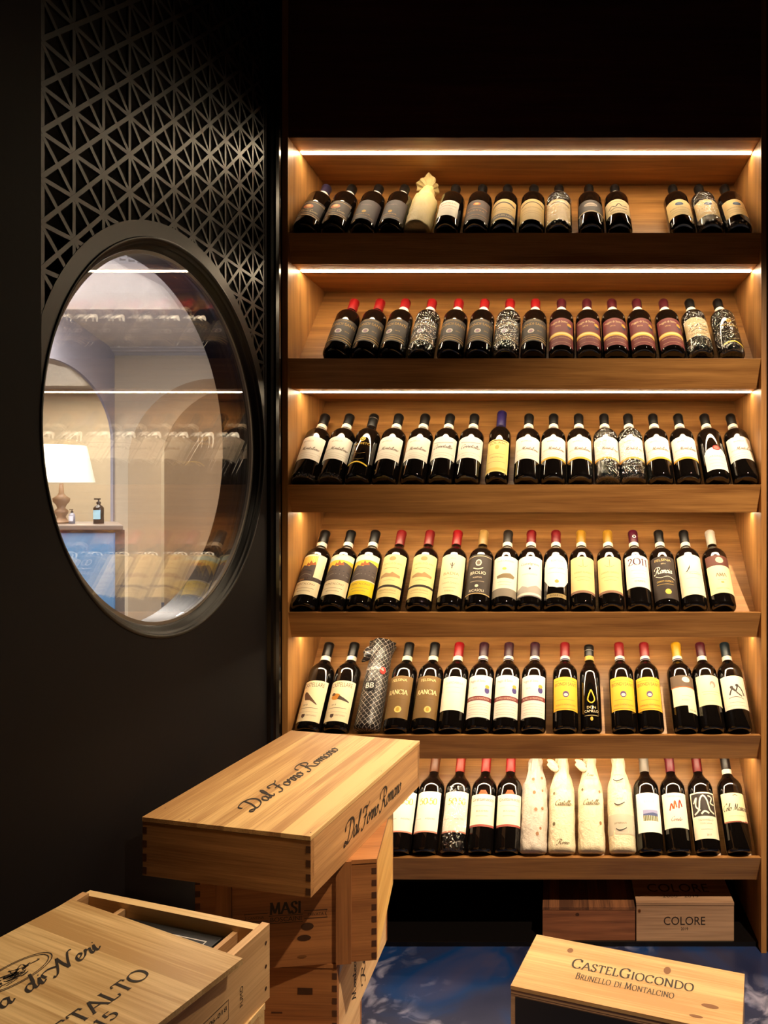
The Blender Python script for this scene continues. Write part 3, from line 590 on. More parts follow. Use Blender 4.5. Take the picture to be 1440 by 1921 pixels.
LB['tan'] = [('rect', -.041, .066, .041, .196, (230, 196, 138)), ('line', [(0, .186), (0, .160)], .0014, (140, 110, 70)), ('line', [(-.014, .164), (0, .158), (.014, .164)], .0012, (140, 110, 70)), ('txt', 'CHIANTI CLASSICO', 0, .136, .006, (150, 110, 60), .054), ('rect', -.026, .122, .026, .123, (176, 130, 76)), ('rect', -.018, .110, .018, .111, (176, 130, 76)), ('rect', -.041, .066, .041, .074, (140, 104, 86))]
LB['2011'] = [('rect', -.042, .086, .042, .202, (240, 232, 214)), ('ser', '2O11', 0, .166, .024, (84, 40, 50), .062), ('rect', -.022, .146, .022, .147, (170, 150, 140)), ('rect', -.016, .134, .016, .135, (190, 170, 150)), ('txt', 'CHIANTI', 0, .104, .006, (90, 60, 50), .03), ('rect', -.024, .118, .024, .119, (196, 176, 160))]
LB['felsina_dark'] = [('rect', -.040, .046, .040, .198, (52, 42, 38)), ('txt', 'FELSINA', 0, .180, .009, (200, 170, 110), .048), ('txt', '2016', 0, .168, .005, (200, 180, 140)), ('scr', 'Rancia', -.002, .136, .022, (240, 230, 210), .05), ('line', [(-.026, .128), (-.01, .120), (.01, .124), (.03, .116)], .0014, (240, 230, 210)), ('txt', 'CHIANTI CLASSICO', 0, .104, .006, (210, 176, 90), .048), ('rect', -.024, .096, .024, .097, (210, 176, 90)), ('ell', .006, .070, .009, .009, (214, 180, 76))]
LB['swallow'] = [('rect', -.041, .060, .041, .204, (242, 230, 196)), ('poly', [(-.018, .140), (-.010, .150), (-.002, .168), (-.004, .154), (-.012, .142)], (60, 52, 44)), ('line', [(-.022, .136), (.004, .142), (.028, .138)], .0008, (120, 110, 90)), ('txt', 'Fontalloro', .012, .132, .006, (120, 104, 80), .036), ('rect', -.018, .118, .018, .119, (190, 176, 140)), ('rect', -.018, .084, .018, .085, (200, 186, 150))]
LB['ama'] = [('rect', -.040, .164, .040, .202, (94, 56, 48)), ('ell', .002, .184, .012, .011, (190, 166, 150)), ('rect', -.040, .066, .040, .164, (240, 222, 172)), ('ser', 'AMA', 0, .124, .012, (110, 84, 70), .03), ('rect', -.012, .112, .012, .113, (150, 120, 90)), ('rect', -.004, .100, .004, .106, (190, 160, 90)), ('txt', 'CHIANTI CLASSICO', 0, .080, .005, (170, 140, 100), .04)]
def bird(gold):
    b = (176, 110, 44) if gold else (100, 74, 58)
    e = [('rect', -.041, .040, .041, .168, (236, 220, 182)), ('txt', 'CASTELLARE', 0, .148, .014, (96, 74, 66), .062)]
    if gold: e += [('ell', -.010, .116, .014, .010, (196, 130, 50)), ('poly', [(0, .120), (.030, .104), (.030, .100), (-.004, .108)], (70, 58, 50)), ('ell', -.018, .124, .006, .005, (90, 60, 46))]
    else: e += [('poly', [(-.022, .126), (-.018, .132), (-.012, .130), (.004, .112), (.022, .092), (.018, .092), (.0, .104), (-.016, .106)], b), ('ell', -.017, .128, .004, .004, (70, 50, 40))]
    return e+[('txt', '2018', -.010, .088, .005, (90, 76, 66)), ('rect', -.026, .080, .026, .0812, (120, 100, 80)), ('poly', [(-.014, .062), (-.004, .062), (-.004, .054), (-.009, .049), (-.014, .054)], (84, 66, 56)), ('txt', 'CHIANTI CLASSICO', .012, .056, .004, (130, 110, 90), .03), ('rect', -.03, .068, .03, .0688, (190, 170, 140))]
LB['bird_grey'] = bird(False); LB['bird_gold'] = bird(True)
LB['rancia'] = [('rect', -.040, .050, .040, .184, (116, 88, 48)), ('txt', 'FELSINA', 0, .166, .009, (226, 200, 140), .044), ('ser', 'RANCIA', 0, .124, .014, (236, 212, 156), .058), ('rect', -.022, .108, .022, .1092, (100, 76, 40)), ('ell', .008, .076, .010, .010, (222, 190, 104)), ('rect', -.02, .094, .02, .095, (110, 84, 46)), ('ell', .008, .076, .005, .007, (180, 144, 60))]
LB['plain_cream'] = [('rect', -.040, .074, .040, .182, (240, 228, 206)), ('txt', 'QUERCIABELLA', 0, .158, .007, (196, 166, 120), .052), ('rect', -.024, .146, .024, .147, (206, 190, 160)), ('rect', -.02, .130, .02, .131, (214, 198, 170))]
LB['poggio_white'] = [('rect', -.040, .052, .040, .186, (232, 220, 208)), ('txt', 'Poggio di Sotto', -.008, .164, .008, (110, 80, 80), .046), ('ell', .022, .138, .008, .010, (70, 60, 120)), ('ell', .022, .150, .007, .006, (206, 150, 60)), ('txt', '2015', -.014, .142, .005, (130, 110, 110)), ('rect', -.040, .104, .040, .118, (120, 60, 60)), ('txt', 'BRUNELLO DI MONTALCINO', 0, .108, .006, (220, 180, 160), .062)]+[('rect', -.03, v, .03, v+.001, (170, 156, 146)) for v in (.092, .084, .076, .066, .060)]
LB['yellow'] = [('rect', -.041, .074, .041, .180, (236, 178, 56)), ('txt', 'BIONDI·SANTI', 0, .152, .011, (110, 76, 36), .070), ('rect', -.034, .168, .034, .170, (180, 130, 50)), ('ell', 0, .124, .009, .010, (90, 70, 110)), ('ell', 0, .122, .006, .005, (220, 200, 190)), ('txt', 'ROSSO DI MONTALCINO', 0, .088, .005, (120, 84, 40), .06), ('rect', -.028, .106, .028, .107, (150, 110, 50)), ('rect', -.034, .078, .034, .080, (180, 120, 40))]
LB['drop'] = [('line', [(0, .142), (-.008, .120), (-.009, .108), (0, .100), (.009, .108), (.008, .120), (0, .142)], .0035, (226, 176, 40)), ('txt', 'DON', 0, .082, .008, (226, 200, 140)), ('txt', 'CAMILLO', 0, .070, .008, (236, 220, 180), .040), ('ell', 0, .050, .004, .006, (206, 160, 50)), ('rect', -.02, .060, .02, .061, (226, 200, 140))]
LB['split'] = [('rect', -.040, .148, .040, .186, (96, 78, 62)), ('ell', .008, .172, .012, .009, (226, 210, 180)), ('rect', -.040, .146, .040, .150, (150, 90, 50)), ('rect', -.037, .088, .040, .146, (240, 226, 190)), ('rect', .004, .066, .040, .088, (240, 226, 190)), ('rect', -.010, .118, .02, .119, (170, 150, 110)), ('txt', 'TOSCANA', .020, .072, .005, (90, 76, 60), .026), ('txt', 'ROSSO', 0, .104, .005, (170, 150, 110))]
LB['portrait'] = [('rect', -.040, .090, .040, .186, (238, 220, 174)), ('ell', .008, .156, .009, .011, (150, 134, 120)), ('ell', .006, .152, .005, .007, (224, 206, 170)), ('rect', -.026, .132, .03, .1332, (170, 150, 110)), ('rect', -.024, .124, .024, .125, (180, 160, 120)), ('rect', -.016, .102, .016, .103, (180, 160, 120))]
LB['dancers'] = [('rect', -.041, .078, .041, .184, (232, 216, 196)), ('line', [(-.018, .122), (-.010, .140), (0, .134), (.008, .150), (.018, .140), (.024, .120)], .004, (54, 48, 46)), ('line', [(-.014, .148), (-.004, .140), (.004, .128), (.016, .118)], .004, (70, 62, 58)), ('ell', .006, .152, .005, .005, (60, 52, 50)), ('ell', -.010, .146, .005, .005, (60, 52, 50)), ('line', [(-.022, .112), (0, .116), (.022, .110)], .0016, (90, 80, 74)), ('rect', -.022, .098, .022, .099, (150, 130, 110)), ('rect', -.028, .088, .028, .0888, (170, 150, 130))]
LB['fifty'] = [('rect', -.040, .066, .040, .184, WH), ('ser', '50', -.010, .146, .018, (206, 180, 70), .026), ('ser', '50', .018, .146, .018, (206, 180, 70), .022), ('txt', 'x', .003, .148, .008, (206, 180, 70)), ('rect', -.032, .104, -.012, .105, (170, 150, 130)), ('txt', 'AVIGNONESI', .014, .102, .005, (130, 110, 100), .028), ('rect', -.040, .066, .040, .070, (206, 130, 110))]
LB['gratta'] = [('rect', -.041, .082, .041, .176, (242, 230, 204)), ('rect', -.041, .082, .041, .088, (160, 80, 70)), ('poly', [(-.014, .176), (-.008, .188), (.006, .188), (.013, .176)], (206, 84, 50)), ('txt', 'Grattamacco', 0, .156, .010, (96, 66, 56), .066), ('rect', -.03, .142, .03, .143, (206, 160, 130)), ('txt', 'BOLGHERI', 0, .124, .005, (206, 130, 100), .034), ('rect', -.018, .112, .018, .113, (206, 140, 110))]
LB['photo'] = [('rect', -.041, .066, .041, .180, (244, 236, 222)), ('rect', -.020, .098, .024, .130, (110, 104, 60)), ('rect', -.020, .114, .024, .130, (150, 150, 190)), ('poly', [(-.020, .114), (.024, .112), (.024, .120), (.008, .122), (-.020, .118)], (80, 90, 130)), ('txt', 'LUCE', 0, .152, .007, (206, 196, 186), .03)]
LB['figures'] = [('rect', -.041, .078, .041, .180, (242, 228, 206)), ('line', [(-.016, .128), (-.010, .148), (-.006, .132)], .004, (196, 70, 30)), ('line', [(-.004, .132), (0, .156), (.004, .136)], .004, (206, 90, 40)), ('line', [(.010, .134), (.014, .158), (.020, .138)], .004, (150, 50, 30)), ('txt', 'ORNELLAIA', 0, .168, .004, (170, 150, 130), .044), ('scr', 'Cerreto', 0, .098, .012, (130, 100, 90), .03)]
LB['maze'] = [('rect', -.041, .048, .041, .182, (238, 226, 200)), ('rect', -.036, .112, .036, .178, (50, 42, 40)), ('line', [(-.03, .118), (-.016, .130), (-.010, .160), (0, .172), (.010, .158), (.016, .130), (.03, .120)], .0045, (236, 224, 200)), ('line', [(-.03, .150), (-.020, .166), (-.024, .142), (-.012, .128)], .004, (236, 224, 200)), ('line', [(.032, .146), (.020, .150), (.026, .166), (.014, .172)], .004, (236, 224, 200)), ('line', [(-.010, .118), (0, .126), (.012, .120)], .005, (236, 224, 200)), ('txt', 'TIGNANELLO', 0, .098, .006, (140, 120, 100), .044), ('txt', 'TOSCANA', 0, .088, .005, (140, 120, 100), .034), ('rect', -.016, .074, .016, .075, (150, 130, 110)), ('txt', '2017', .004, .056, .005, (90, 76, 66))]
LB['colo'] = [('rect', -.040, .094, .040, .180, (240, 224, 180)), ('scr', 'Colo Massari', 0, .128, .020, (60, 50, 46), .074), ('line', [(-.004, .172), (.004, .174), (.010, .171)], .0018, (60, 50, 46)), ('rect', -.022, .112, .022, .113, (206, 150, 120)), ('rect', -.040, .094, .040, .098, (140, 80, 66)), ('rect', .010, .096, .022, .101, (236, 220, 190))]
def me_film(v0, v1, seed):
    key = ('film', v0, v1, seed)
    if key not in ME:
        v0 *= ZS; v1 *= ZS; mb = MB(); P = [(z, r+.0013) for z, r in prof_bottle() if v0 <= z <= v1]; Q = []
        for (a, ra), (b, rb_) in zip(P, P[1:]):
            n = max(1, int((b-a)/.004))
            for i in range(n): t = i/n; Q.append((a+(b-a)*t, ra+(rb_-ra)*t))
        Q.append(P[-1])
        mb.lathe(Q, film, 72, wob=lambda t, z: .0010*(1-2*abs(noise.noise(Vector((math.cos(t)*4+seed, math.sin(t)*4+z*25, z*70)))))-.0004)
        mb.f = [f for f in mb.f if len(f) == 4]; mb.m = mb.m[:len(mb.f)]
        ME[key] = mb.mesh('cellophane_wrap', True)
    return ME[key]
ORD = ['', 'first', 'second', 'third', 'fourth', 'fifth', 'sixth', 'seventh', 'eighth', 'ninth', 'tenth', 'eleventh', 'twelfth', 'thirteenth', 'fourteenth', 'fifteenth', 'sixteenth', 'seventeenth']
SH = ['top shelf', 'second shelf', 'third shelf', 'fourth shelf', 'fifth shelf', 'bottom shelf']
def place(root, row, px, spin=0, lean=0):
    s0 = .0400; Y = 2.057+s0*ct; z = ZT[row]+.030-s0*st_
    X = (px-VX)*Y/F; X = min(max(X, XL+.0395), XR-.0395)
    root.matrix_basis = Matrix.Translation((X, Y, z)) @ Matrix.Rotation(-TH, 4, 'X') @ Matrix.Rotation(R(lean), 4, 'Y') @ Matrix.Rotation(R(spin), 4, 'Z')
def bottle(row, n, px, desc, lab, cap=BK, band=None, kind='std', filmv=None, spin=None, where=None, ring_=None, seal=None, band2=None):
    where = where or '%s from left on %s' % (ORD[n], SH[row])
    root = thing('wine_bottle', '%s, %s' % (desc, where), 'wine bottle', group='wine bottles on the '+SH[row]) if len(('%s, %s' % (desc, where)).split()) <= 16 else 1/0
    if spin is None: spin = random.uniform(-7, 7)
    place(root, row, px, spin)
    obj('glass_body', me_body(kind), root)
    top = {'std': .3162, 'slim': .3318, 'spirit': .3068}[kind]*ZS
    c0 = (.262 if band else .254)*ZS
    obj('capsule', me_cap(cap, c0, top, ring_, seal), root)
    if band: obj('neck_band', me_band(band, .2465*ZS, .262*ZS, band2), root)
    rr = {'std': RB, 'slim': RB*.9, 'spirit': RB*.82}[kind]
    if lab: obj('label', me_label((lab, row), LB[lab], rr, VM[row]), root)
    if lab == 'shield': obj('lower_label', me_label(('shield_low', row), LB['shield_low'], rr, VM[row]), root)
    if filmv: obj('cellophane_wrap', me_film(*filmv, n*3+row), root)
    return root
OX = (120, 30, 40); PLUM = (70, 30, 46); WB = (236, 224, 206)
# row 1
bx = [571.7, 624, 679, 732, 781.7, 836.7, 891.7, 943, 996.7, 1048, 1109, 1162, 1280.7, 1334, 1386.7]
T1 = {1: ('wine bottle with dark crest label and grey bands', 'crest_dark', (60, 50, 80), WB), 2: ('wine bottle with dark crest label and gold edging', 'crest_dark', BK, WB),
 3: ('wine bottle with plum-dark label and small gold emblem', 'plum_dark', BK, WB), 4: ('plum-dark labelled wine bottle beside the paper-wrapped one', 'plum_dark', BK, WB),
 6: ('wine bottle with small off-white label', 'white_small', BK, None), 7: ('wine bottle with copper-brown label and orange emblem', 'copper', BK, None), 8: ('wine bottle with cream label and dark arch band', 'arch', BK, None),
 9: ('wine bottle with cream label under a thin arch', 'arch_plain', BK, None), 10: ('cellophane-wrapped wine bottle with cream label', 'arch_plain', BK, WB), 11: ('wine bottle with dark grey half label, after a gap', 'grey_band', BK, None),
 12: ('wine bottle with sketched figure on cream label', 'sketch', BK, WB), 13: ('bare-glass wine bottle with blue crest on cream label', 'blue_crest', BK, None), 14: ('film-wrapped wine bottle with blue crest label', 'blue_crest', BK, None), 15: ('film-wrapped blue crest wine bottle by the right panel', 'blue_crest', BK, None)}
for i, px in enumerate(bx, 1):
    if i == 5: continue
    d, l, c, b = T1[i]; bottle(0, i, px, d, l, c, b, filmv=(.0, .235) if i in (10, 14) else ((.0, .15) if i == 15 else None))
# row 2
bx = [629, 681.7, 734, 788, 843, 896, 948, 1000, 1053, 1105, 1156, 1207, 1261.7, 1315, 1372.7]
for i, px in enumerate(bx, 1):
    if i <= 8:
        wr = i in (4, 7)
        bottle(1, i, px, 'red-capped wine bottle in crinkled clear film' if wr else 'red-capped wine bottle with grey and gold label', 'biondi', (176, 24, 28), WB if i in (3, 4, 5, 6, 7, 8) else None, filmv=(.0, .25) if wr else None, spin=(8, 6, -12, 0, 2, 3, 0, -3)[i-1])
    elif i <= 13: bottle(1, i, px, 'wine bottle with maroon label and yellow band', 'poggio_red', (92, 24, 36), WB, spin=random.uniform(-5, 3))
    else: bottle(1, i, px, 'black-capped wine bottle in glossy crinkled film', 'sketch' if i == 14 else 'black_gold', BK, WB, filmv=(.0, .25))
# row 3
bx = [565.7, 619, 669, 720, 774, 825, 875, 930.7, 986.7, 1037, 1088, 1140, 1189, 1240, 1291.7, 1345.7, 1400.7]
for i, px in enumerate(bx, 1):
    if i in (1, 2): a = ('white-labelled wine bottle in creased clear film', 'two_tier', BK, WB)
    elif i == 3: a = ('all-black wine bottle with gold crest and yellow stripe', 'black_gold', BK, None)
    elif i in (4, 5): a = ('wine bottle with two-part white label', 'two_tier', BK, WB)
    elif i in (6, 7): a = ('wine bottle with white label of curved lines', 'swirl', BK, WB)
    elif i == 8: a = ('tall slim wine bottle with gold label and violet cap', 'etch', (46, 34, 96), None)
    elif i == 9: a = ('wine bottle with white label right of the violet-capped one', 'two_tier', BK, WB)
    elif i in (12, 13): a = ('film-wrapped wine bottle with white label edged gold', 'two_tier_gold', BK, WB)
    elif i == 16: a = ('wine bottle with low white label and round red seal', 'seal_white', BK, WB)
    elif i == 17: a = ('white-labelled wine bottle against the right panel', 'two_tier', BK, WB)
    else: a = ('wine bottle with white label edged in gold', 'two_tier_gold', BK, WB)
    bottle(2, i, px, *a, kind='slim' if i == 8 else 'std', filmv=(.0, .25) if i in (12, 13) else ((.0, .125) if i in (1, 2) else None), ring_=(120, 110, 100) if i == 3 else None)
# row 4
bx = [569, 622, 672, 725.7, 784, 840.7, 894, 944, 991.7, 1041.7, 1093, 1147, 1199, 1251.7, 1303, 1356.7]
T4 = [('wine bottle with castle picture and dark strip label', 'land_strip', BK, WB), ('wine bottle with castle landscape above cream label', 'land_cream', BK, WB), ('wine bottle with castle landscape above yellow label', 'land_yellow', BK, WB),
 ('red-capped wine bottle with cream chateau label', 'chateau', (150, 30, 30), None), ('red-capped wine bottle with chateau label, right of its twin', 'chateau', (150, 30, 30), None), ('scarlet-capped wine bottle with pale yellow label', 'badia', (186, 22, 30), None),
 ('gold-capped wine bottle with dark grey crest label', 'brolio', (196, 150, 80), None), ('wine bottle with white label and drawn brown house', 'house', (48, 40, 34), WB), ('wine bottle with white label and grey hill drawing', 'gallo', (140, 20, 26), WB),
 ('wine bottle with shield-shaped white label', 'shield', (140, 20, 30), WB), ('mustard-capped wine bottle with tan label', 'tan', (206, 150, 40), WB), ('mustard-capped wine bottle with tan label, nearer the right', 'tan', (206, 150, 40), WB),
 ('wine bottle with big maroon year numerals on white', '2011', (100, 16, 46), WB), ('wine bottle with dark brown label and white script', 'felsina_dark', BK, WB), ('wine bottle with cream label and small feather mark', 'swallow', BK, WB), ('white-capped wine bottle with brown and cream label', 'ama', (236, 226, 206), None)]
for i, (px, a) in enumerate(zip(bx, T4), 1): bottle(3, i, px, *a, seal=(236, 220, 210) if i == 13 else None)
# row 5
bx = [577, 629, 687, 741.7, 794, 844, 895, 946, 999, 1060, 1109, 1170.7, 1221.7, 1287, 1336.7, 1387]
T5 = {1: ('wine bottle with grey bird on long cream label', 'bird_grey', BK, WB), 2: ('wine bottle with golden bird on long cream label', 'bird_gold', BK, WB), 4: ('wine bottle with olive-gold label beside the black bag', 'rancia', BK, IV), 5: ('olive-gold labelled wine bottle left of the scarlet-capped one', 'rancia', BK, IV),
 6: ('scarlet-capped wine bottle with plain cream label', 'plain_cream', (186, 20, 30), IV), 7: ('plum-capped wine bottle, white label with maroon band', 'poggio_white', PLUM, WB), 8: ('plum-capped wine bottle with maroon-banded white label', 'poggio_white', PLUM, WB), 9: ('plum-capped wine bottle, maroon band across white label', 'poggio_white', PLUM, WB),
 10: ('red-capped wine bottle with yellow label, standing alone', 'yellow', (160, 30, 34), WB), 11: ('slim black bottle printed with a golden drop', 'drop', BK, GD), 12: ('red-capped wine bottle with yellow label, left of a pair', 'yellow', (160, 30, 34), WB), 13: ('red-capped wine bottle with yellow label, right of a pair', 'yellow', (160, 30, 34), WB),
 14: ('yellow-capped wine bottle with brown and white label', 'split', (232, 170, 24), WB), 15: ('wine bottle with sketched portrait on cream label', 'portrait', (90, 20, 36), WB), 16: ('teal-capped wine bottle with drawn dancers on label', 'dancers', (22, 44, 54), WB)}
for i, px in enumerate(bx, 1):
    if i == 3: continue
    bottle(4, i, px, *T5[i], kind='spirit' if i == 11 else 'std', ring_=(170, 170, 170) if i == 11 else None, band2=(60, 50, 90) if i in (7, 8, 9, 10, 12, 13, 14) else None)
# row 6
bx = [746, 796, 848, 900, 950, None, None, None, None, 1220.5, 1273, 1328, 1386.7]
T6 = {1: ('wine bottle with tall white label, half hidden by case', 'fifty', (110, 60, 30), None), 2: ('brown-capped wine bottle with gold numerals on white', 'fifty', (120, 64, 30), None), 3: ('gold-numeral wine bottle wrapped in crinkled film', 'fifty', (190, 50, 30), None), 4: ('red-capped wine bottle, cream label with orange tab', 'gratta', (196, 40, 36), None), 5: ('red-capped wine bottle with orange tab, beside tissue wrap', 'gratta', (206, 40, 40), None),
 10: ('grey-capped wine bottle with small landscape photo label', 'photo', (150, 140, 130), None), 11: ('wine bottle with little red figures on cream label', 'figures', (130, 24, 46), None), 12: ('wine bottle with black and white swirling artwork label', 'maze', (130, 18, 24), None), 13: ('wine bottle with handwritten-style cream label', 'colo', (40, 34, 34), WB)}
for i in T6:
    bottle(5, i, bx[i-1], *T6[i], filmv=(.0, .205) if i == 3 else None, where='%s from right on bottom shelf' % ORD[14-i])
# ---- wrapped bottles
def wrap_mesh(name, mat_fn, H=.30, seed=0, amp=.0016, neck=.020, fold=.9):
    pr_ = [(z*ZS, r+.0012) for z, r in [(.001, .026), (.002, .034), (.006, .0385), (.02, .0392), (.06, .0390), (.12, .0388), (.18, .0388), (.20, .0375), (.215, .034), (.23, .029), (.245, .024), (.26, neck+.001), (.28, neck), (H-.004, neck-.001), (H, neck-.004)]]
    Q = []
    for (a, ra), (b, rb_) in zip(pr_, pr_[1:]):
        n = max(1, int((b-a)/.006))
        for i in range(n): t = i/n; Q.append((a+(b-a)*t, ra+(rb_-ra)*t))
    Q.append(pr_[-1])
    mb = MB()
    def wob(t, z):
        q = abs(noise.noise(Vector((math.cos(t)*2.6+seed*3.1, math.sin(t)*2.6, z*26+seed))))
        q2 = noise.noise(Vector((math.cos(t)*6+seed, math.sin(t)*6, z*75)))
        k = 2.2 if z > .2 else 1
        return amp*k*(q*2-.5)+amp*.5*q2
    mb.lathe(Q, mat_fn, 56, wob=wob); return mb
def paper_mat(name, rgb, rough=.55, spots=None):
    if name in MC: return MC[name]
    m = pm(name, rgb, rough); n = m.node_tree; N = n.nodes; L = n.links; b = N['Principled BSDF']
    tc = N.new('ShaderNodeTexCoord')
    t = N.new('ShaderNodeTexNoise'); t.inputs['Scale'].default_value = 60; t.inputs['Detail'].default_value = 5; t.inputs['Distortion'].default_value = 1.2; L.new(tc.outputs['Object'], t.inputs['Vector'])
    bp = N.new('ShaderNodeBump'); bp.inputs['Strength'].default_value = .8; bp.inputs['Distance'].default_value = .004; L.new(t.outputs['Fac'], bp.inputs['Height']); L.new(bp.outputs[0], b.inputs['Normal'])
    return m
def wrapped(row, px, label, mat, prints, seed, H=.30, top=None, amp=.0016, spin=0):
    root = thing('wrapped_bottle', label, 'wrapped bottle', group='paper wrapped bottles'); place(root, row, px, spin)
    mb = wrap_mesh('w', mat, H, seed, amp)
    if prints:
        for e in prints:
            fn = lambda x, y: wrap(e[2]+x, (e[3]+y)*ZS, .0418)
            if e[0] == 'scr': strokes(mb, e[1], G_SCRIPT, e[4], e[5], fn, 1.4, 0, .3)
            elif e[0] == 'ser': strokes(mb, e[1], G_SERIF, e[4], e[5], fn, 1.4, .08)
            elif e[0] == 'txt': btext(mb, e[1], e[4], e[5], fn)
            elif e[0] == 'dot': mb.face([wrap(e[2]+e[4]*math.cos(a/14*6.283), e[3]+e[4]*1.1*math.sin(a/14*6.283), .0416) for a in range(14)], e[5])
            elif e[0] == 'wave': ribbon(mb, catmull([(-.016, .003), (-.006, -.003), (.006, -.001), (.017, .005)]), lambda dx, dy: .004-.02*abs(dy)*.1, fn, e[5])
            elif e[0] == 'band': mb.grid(20, 1, lambda a, b: wrap(-.055+.11*a, e[2]+(e[3]-e[2])*b, .0408), e[5])
    mb.build('paper_wrap', root, smooth=True)
    if top: top(root)
    return root
cream_t = paper_mat('cream_tissue', (208, 186, 126)); white_t = paper_mat('white_tissue', (196, 186, 174)); ivory_t = paper_mat('ivory_wrap', (222, 208, 176)); tan_ink = pm('tan_ink', (150, 104, 66), .6); olive_ink = pm('olive_ink', (104, 92, 62), .6); grey_pr = pm('grey_print', (190, 180, 160), .6)
def rosette(root):
    mb = MB(); mb.lathe([(.294, .018), (.30, .012), (.306, .011)], cream_t, 24, wob=lambda t, z: .003*math.sin(t*5))
    def fl(a, b):
        t = a*2*math.pi; r = .010+.026*b*(1+.15*math.sin(t*3+.4)); z = .304+.034*b-.010*b*b
        return ((r+.003*b*math.sin(t*9+1))*math.sin(t)-.006*b, -(r+.003*b*math.sin(t*7))*math.cos(t), z+.007*b*math.sin(t*4+.5)+.004*math.sin(t*11)*b)
    mb.grid(72, 8, fl, cream_t)
    def fl2(a, b):
        t = a*2*math.pi; r = .007+.013*b; return ((r+.003*b*math.sin(t*5+2))*math.sin(t)-.004*b, -(r)*math.cos(t), .308+.044*b+.006*b*math.sin(t*5))
    mb.grid(60, 6, fl2, cream_t); mb.v = [(x, y, z-.017) for x, y, z in mb.v]; mb.build('twisted_top', root, smooth=True)
wrapped(0, 781.7, 'cream tissue-wrapped bottle with a crumpled twist top on the top shelf', cream_t, None, 1, .298, rosette)
def tail(dx):
    def f(root):
        mb = MB()
        def g(a, b):
            t = a*6.283; x = dx*(.012+.034*b); r = .010+.007*math.sin(b*3.1)*(1+.3*math.sin(t*3)); return (x+.002*math.sin(t*4), -.022-.004*b+r*.8*math.cos(t), .245+.018*b+r*math.sin(t))
        mb.grid(24, 8, g, ivory_t); mb.build('twisted_tail', root, smooth=True)
    return f
wrapped(5, 1000, 'tissue-wrapped bottle printed with brown dots on the bottom shelf', white_t, [('dot', '', *p, tan_ink) for p in ((-.004, .205, .0045), (.0, .165, .005), (.006, .115, .005), (.022, .062, .004), (.028, .120, .0045), (.026, .172, .004), (.012, .046, .005), (.024, .21, .004))], 2, .30, amp=.0024)
wrapped(5, 1053.7, 'ivory paper-wrapped bottle with one printed word, next to the dotted wrap', ivory_t, [('band', '', .0, .088, 0, grey_pr), ('scr', 'Castello', .004, .136, .016, olive_ink), ('scr', 'Rosso', .004, .018, .014, olive_ink), ('dot', '', -.026, .164, .004, olive_ink), ('dot', '', -.026, .075, .005, olive_ink)][1:], 3, .305, top=tail(-1))
wrapped(5, 1110, 'ivory paper-wrapped bottle left of the wave-printed wrap', ivory_t, [('scr', 'Castello', .0, .138, .016, olive_ink), ('scr', 'Rosso', -.002, .228, .010, olive_ink), ('dot', '', -.028, .176, .004, olive_ink), ('dot', '', .030, .170, .004, tan_ink), ('dot', '', .030, .078, .005, tan_ink)], 4, .305, top=tail(-1), amp=.0018)
wrapped(5, 1168, 'ivory and grey paper-wrapped bottle printed with dark waves', ivory_t, [('band', '', .045, .102, 0, grey_pr), ('wave', '', -.006, .216, 0, ink), ('wave', '', -.006, .140, 0, ink), ('wave', '', -.004, .062, 0, ink), ('txt', 'ORENO', -.006, .230, .005, olive_ink), ('txt', 'ORENO', -.006, .154, .005, olive_ink), ('txt', 'SETTEPONTI', -.006, .078, .005, olive_ink)], 5, .305)
# ---- black bag with diamond net pattern
def net_mat():
    m = bpy.data.materials.new('black_bag_white_lattice'); m.use_nodes = True; n = m.node_tree; N = n.nodes; L = n.links; b = N['Principled BSDF']; b.inputs['Roughness'].default_value = .35
    tc = N.new('ShaderNodeTexCoord'); sp = N.new('ShaderNodeSeparateXYZ'); L.new(tc.outputs['Object'], sp.inputs[0])
    def op(o, a, b_=None, v=None):
        q = N.new('ShaderNodeMath'); q.operation = o; L.new(a, q.inputs[0])
        if b_ is not None: L.new(b_, q.inputs[1])
        elif v is not None: q.inputs[1].default_value = v
        return q.outputs[0]
    ng = op('MULTIPLY', sp.outputs[1], v=-1); an = N.new('ShaderNodeMath'); an.operation = 'ARCTAN2'; L.new(sp.outputs[0], an.inputs[0]); L.new(ng, an.inputs[1])
    u = op('MULTIPLY', an.outputs[0], v=.039)
    def tri(x): return op('ABSOLUTE', op('SUBTRACT', op('FRACT', op('MULTIPLY', x, v=58)), v=.5))
    a = tri(op('ADD', u, sp.outputs[2])); c = tri(op('SUBTRACT', u, sp.outputs[2]))
    mn = op('MINIMUM', a, c); dots = op('LESS_THAN', mn, v=.055); 
    dash = N.new('ShaderNodeTexNoise'); dash.inputs['Scale'].default_value = 500; L.new(tc.outputs['Object'], dash.inputs['Vector'])
    g = op('MULTIPLY', dots, op('GREATER_THAN', dash.outputs['Fac'], v=.47))
    mx = N.new('ShaderNodeMix'); mx.data_type = 'RGBA'; L.new(g, mx.inputs[0]); mx.inputs[6].default_value = (*lin((26, 22, 22)), 1); mx.inputs[7].default_value = (*lin((206, 196, 186)), 1)
    L.new(mx.outputs[2], b.inputs['Base Color']); return m
netm = net_mat(); bagb = pm('black_bag', (26, 22, 22), .35); whit = paper((230, 222, 210)); redm = paper((196, 40, 30))
root = thing('bottle_bag', 'black bottle bag with white lattice print and red sticker on the fifth shelf', 'bag'); place(root, 4, 687, 0)
mb = MB(); pr_ = [(.001, .026), (.003, .034), (.012, .0385), (.06, .0385), (.12, .0382), (.18, .036), (.21, .035), (.235, .033), (.26, .036), (.295, .041)]
Q = []
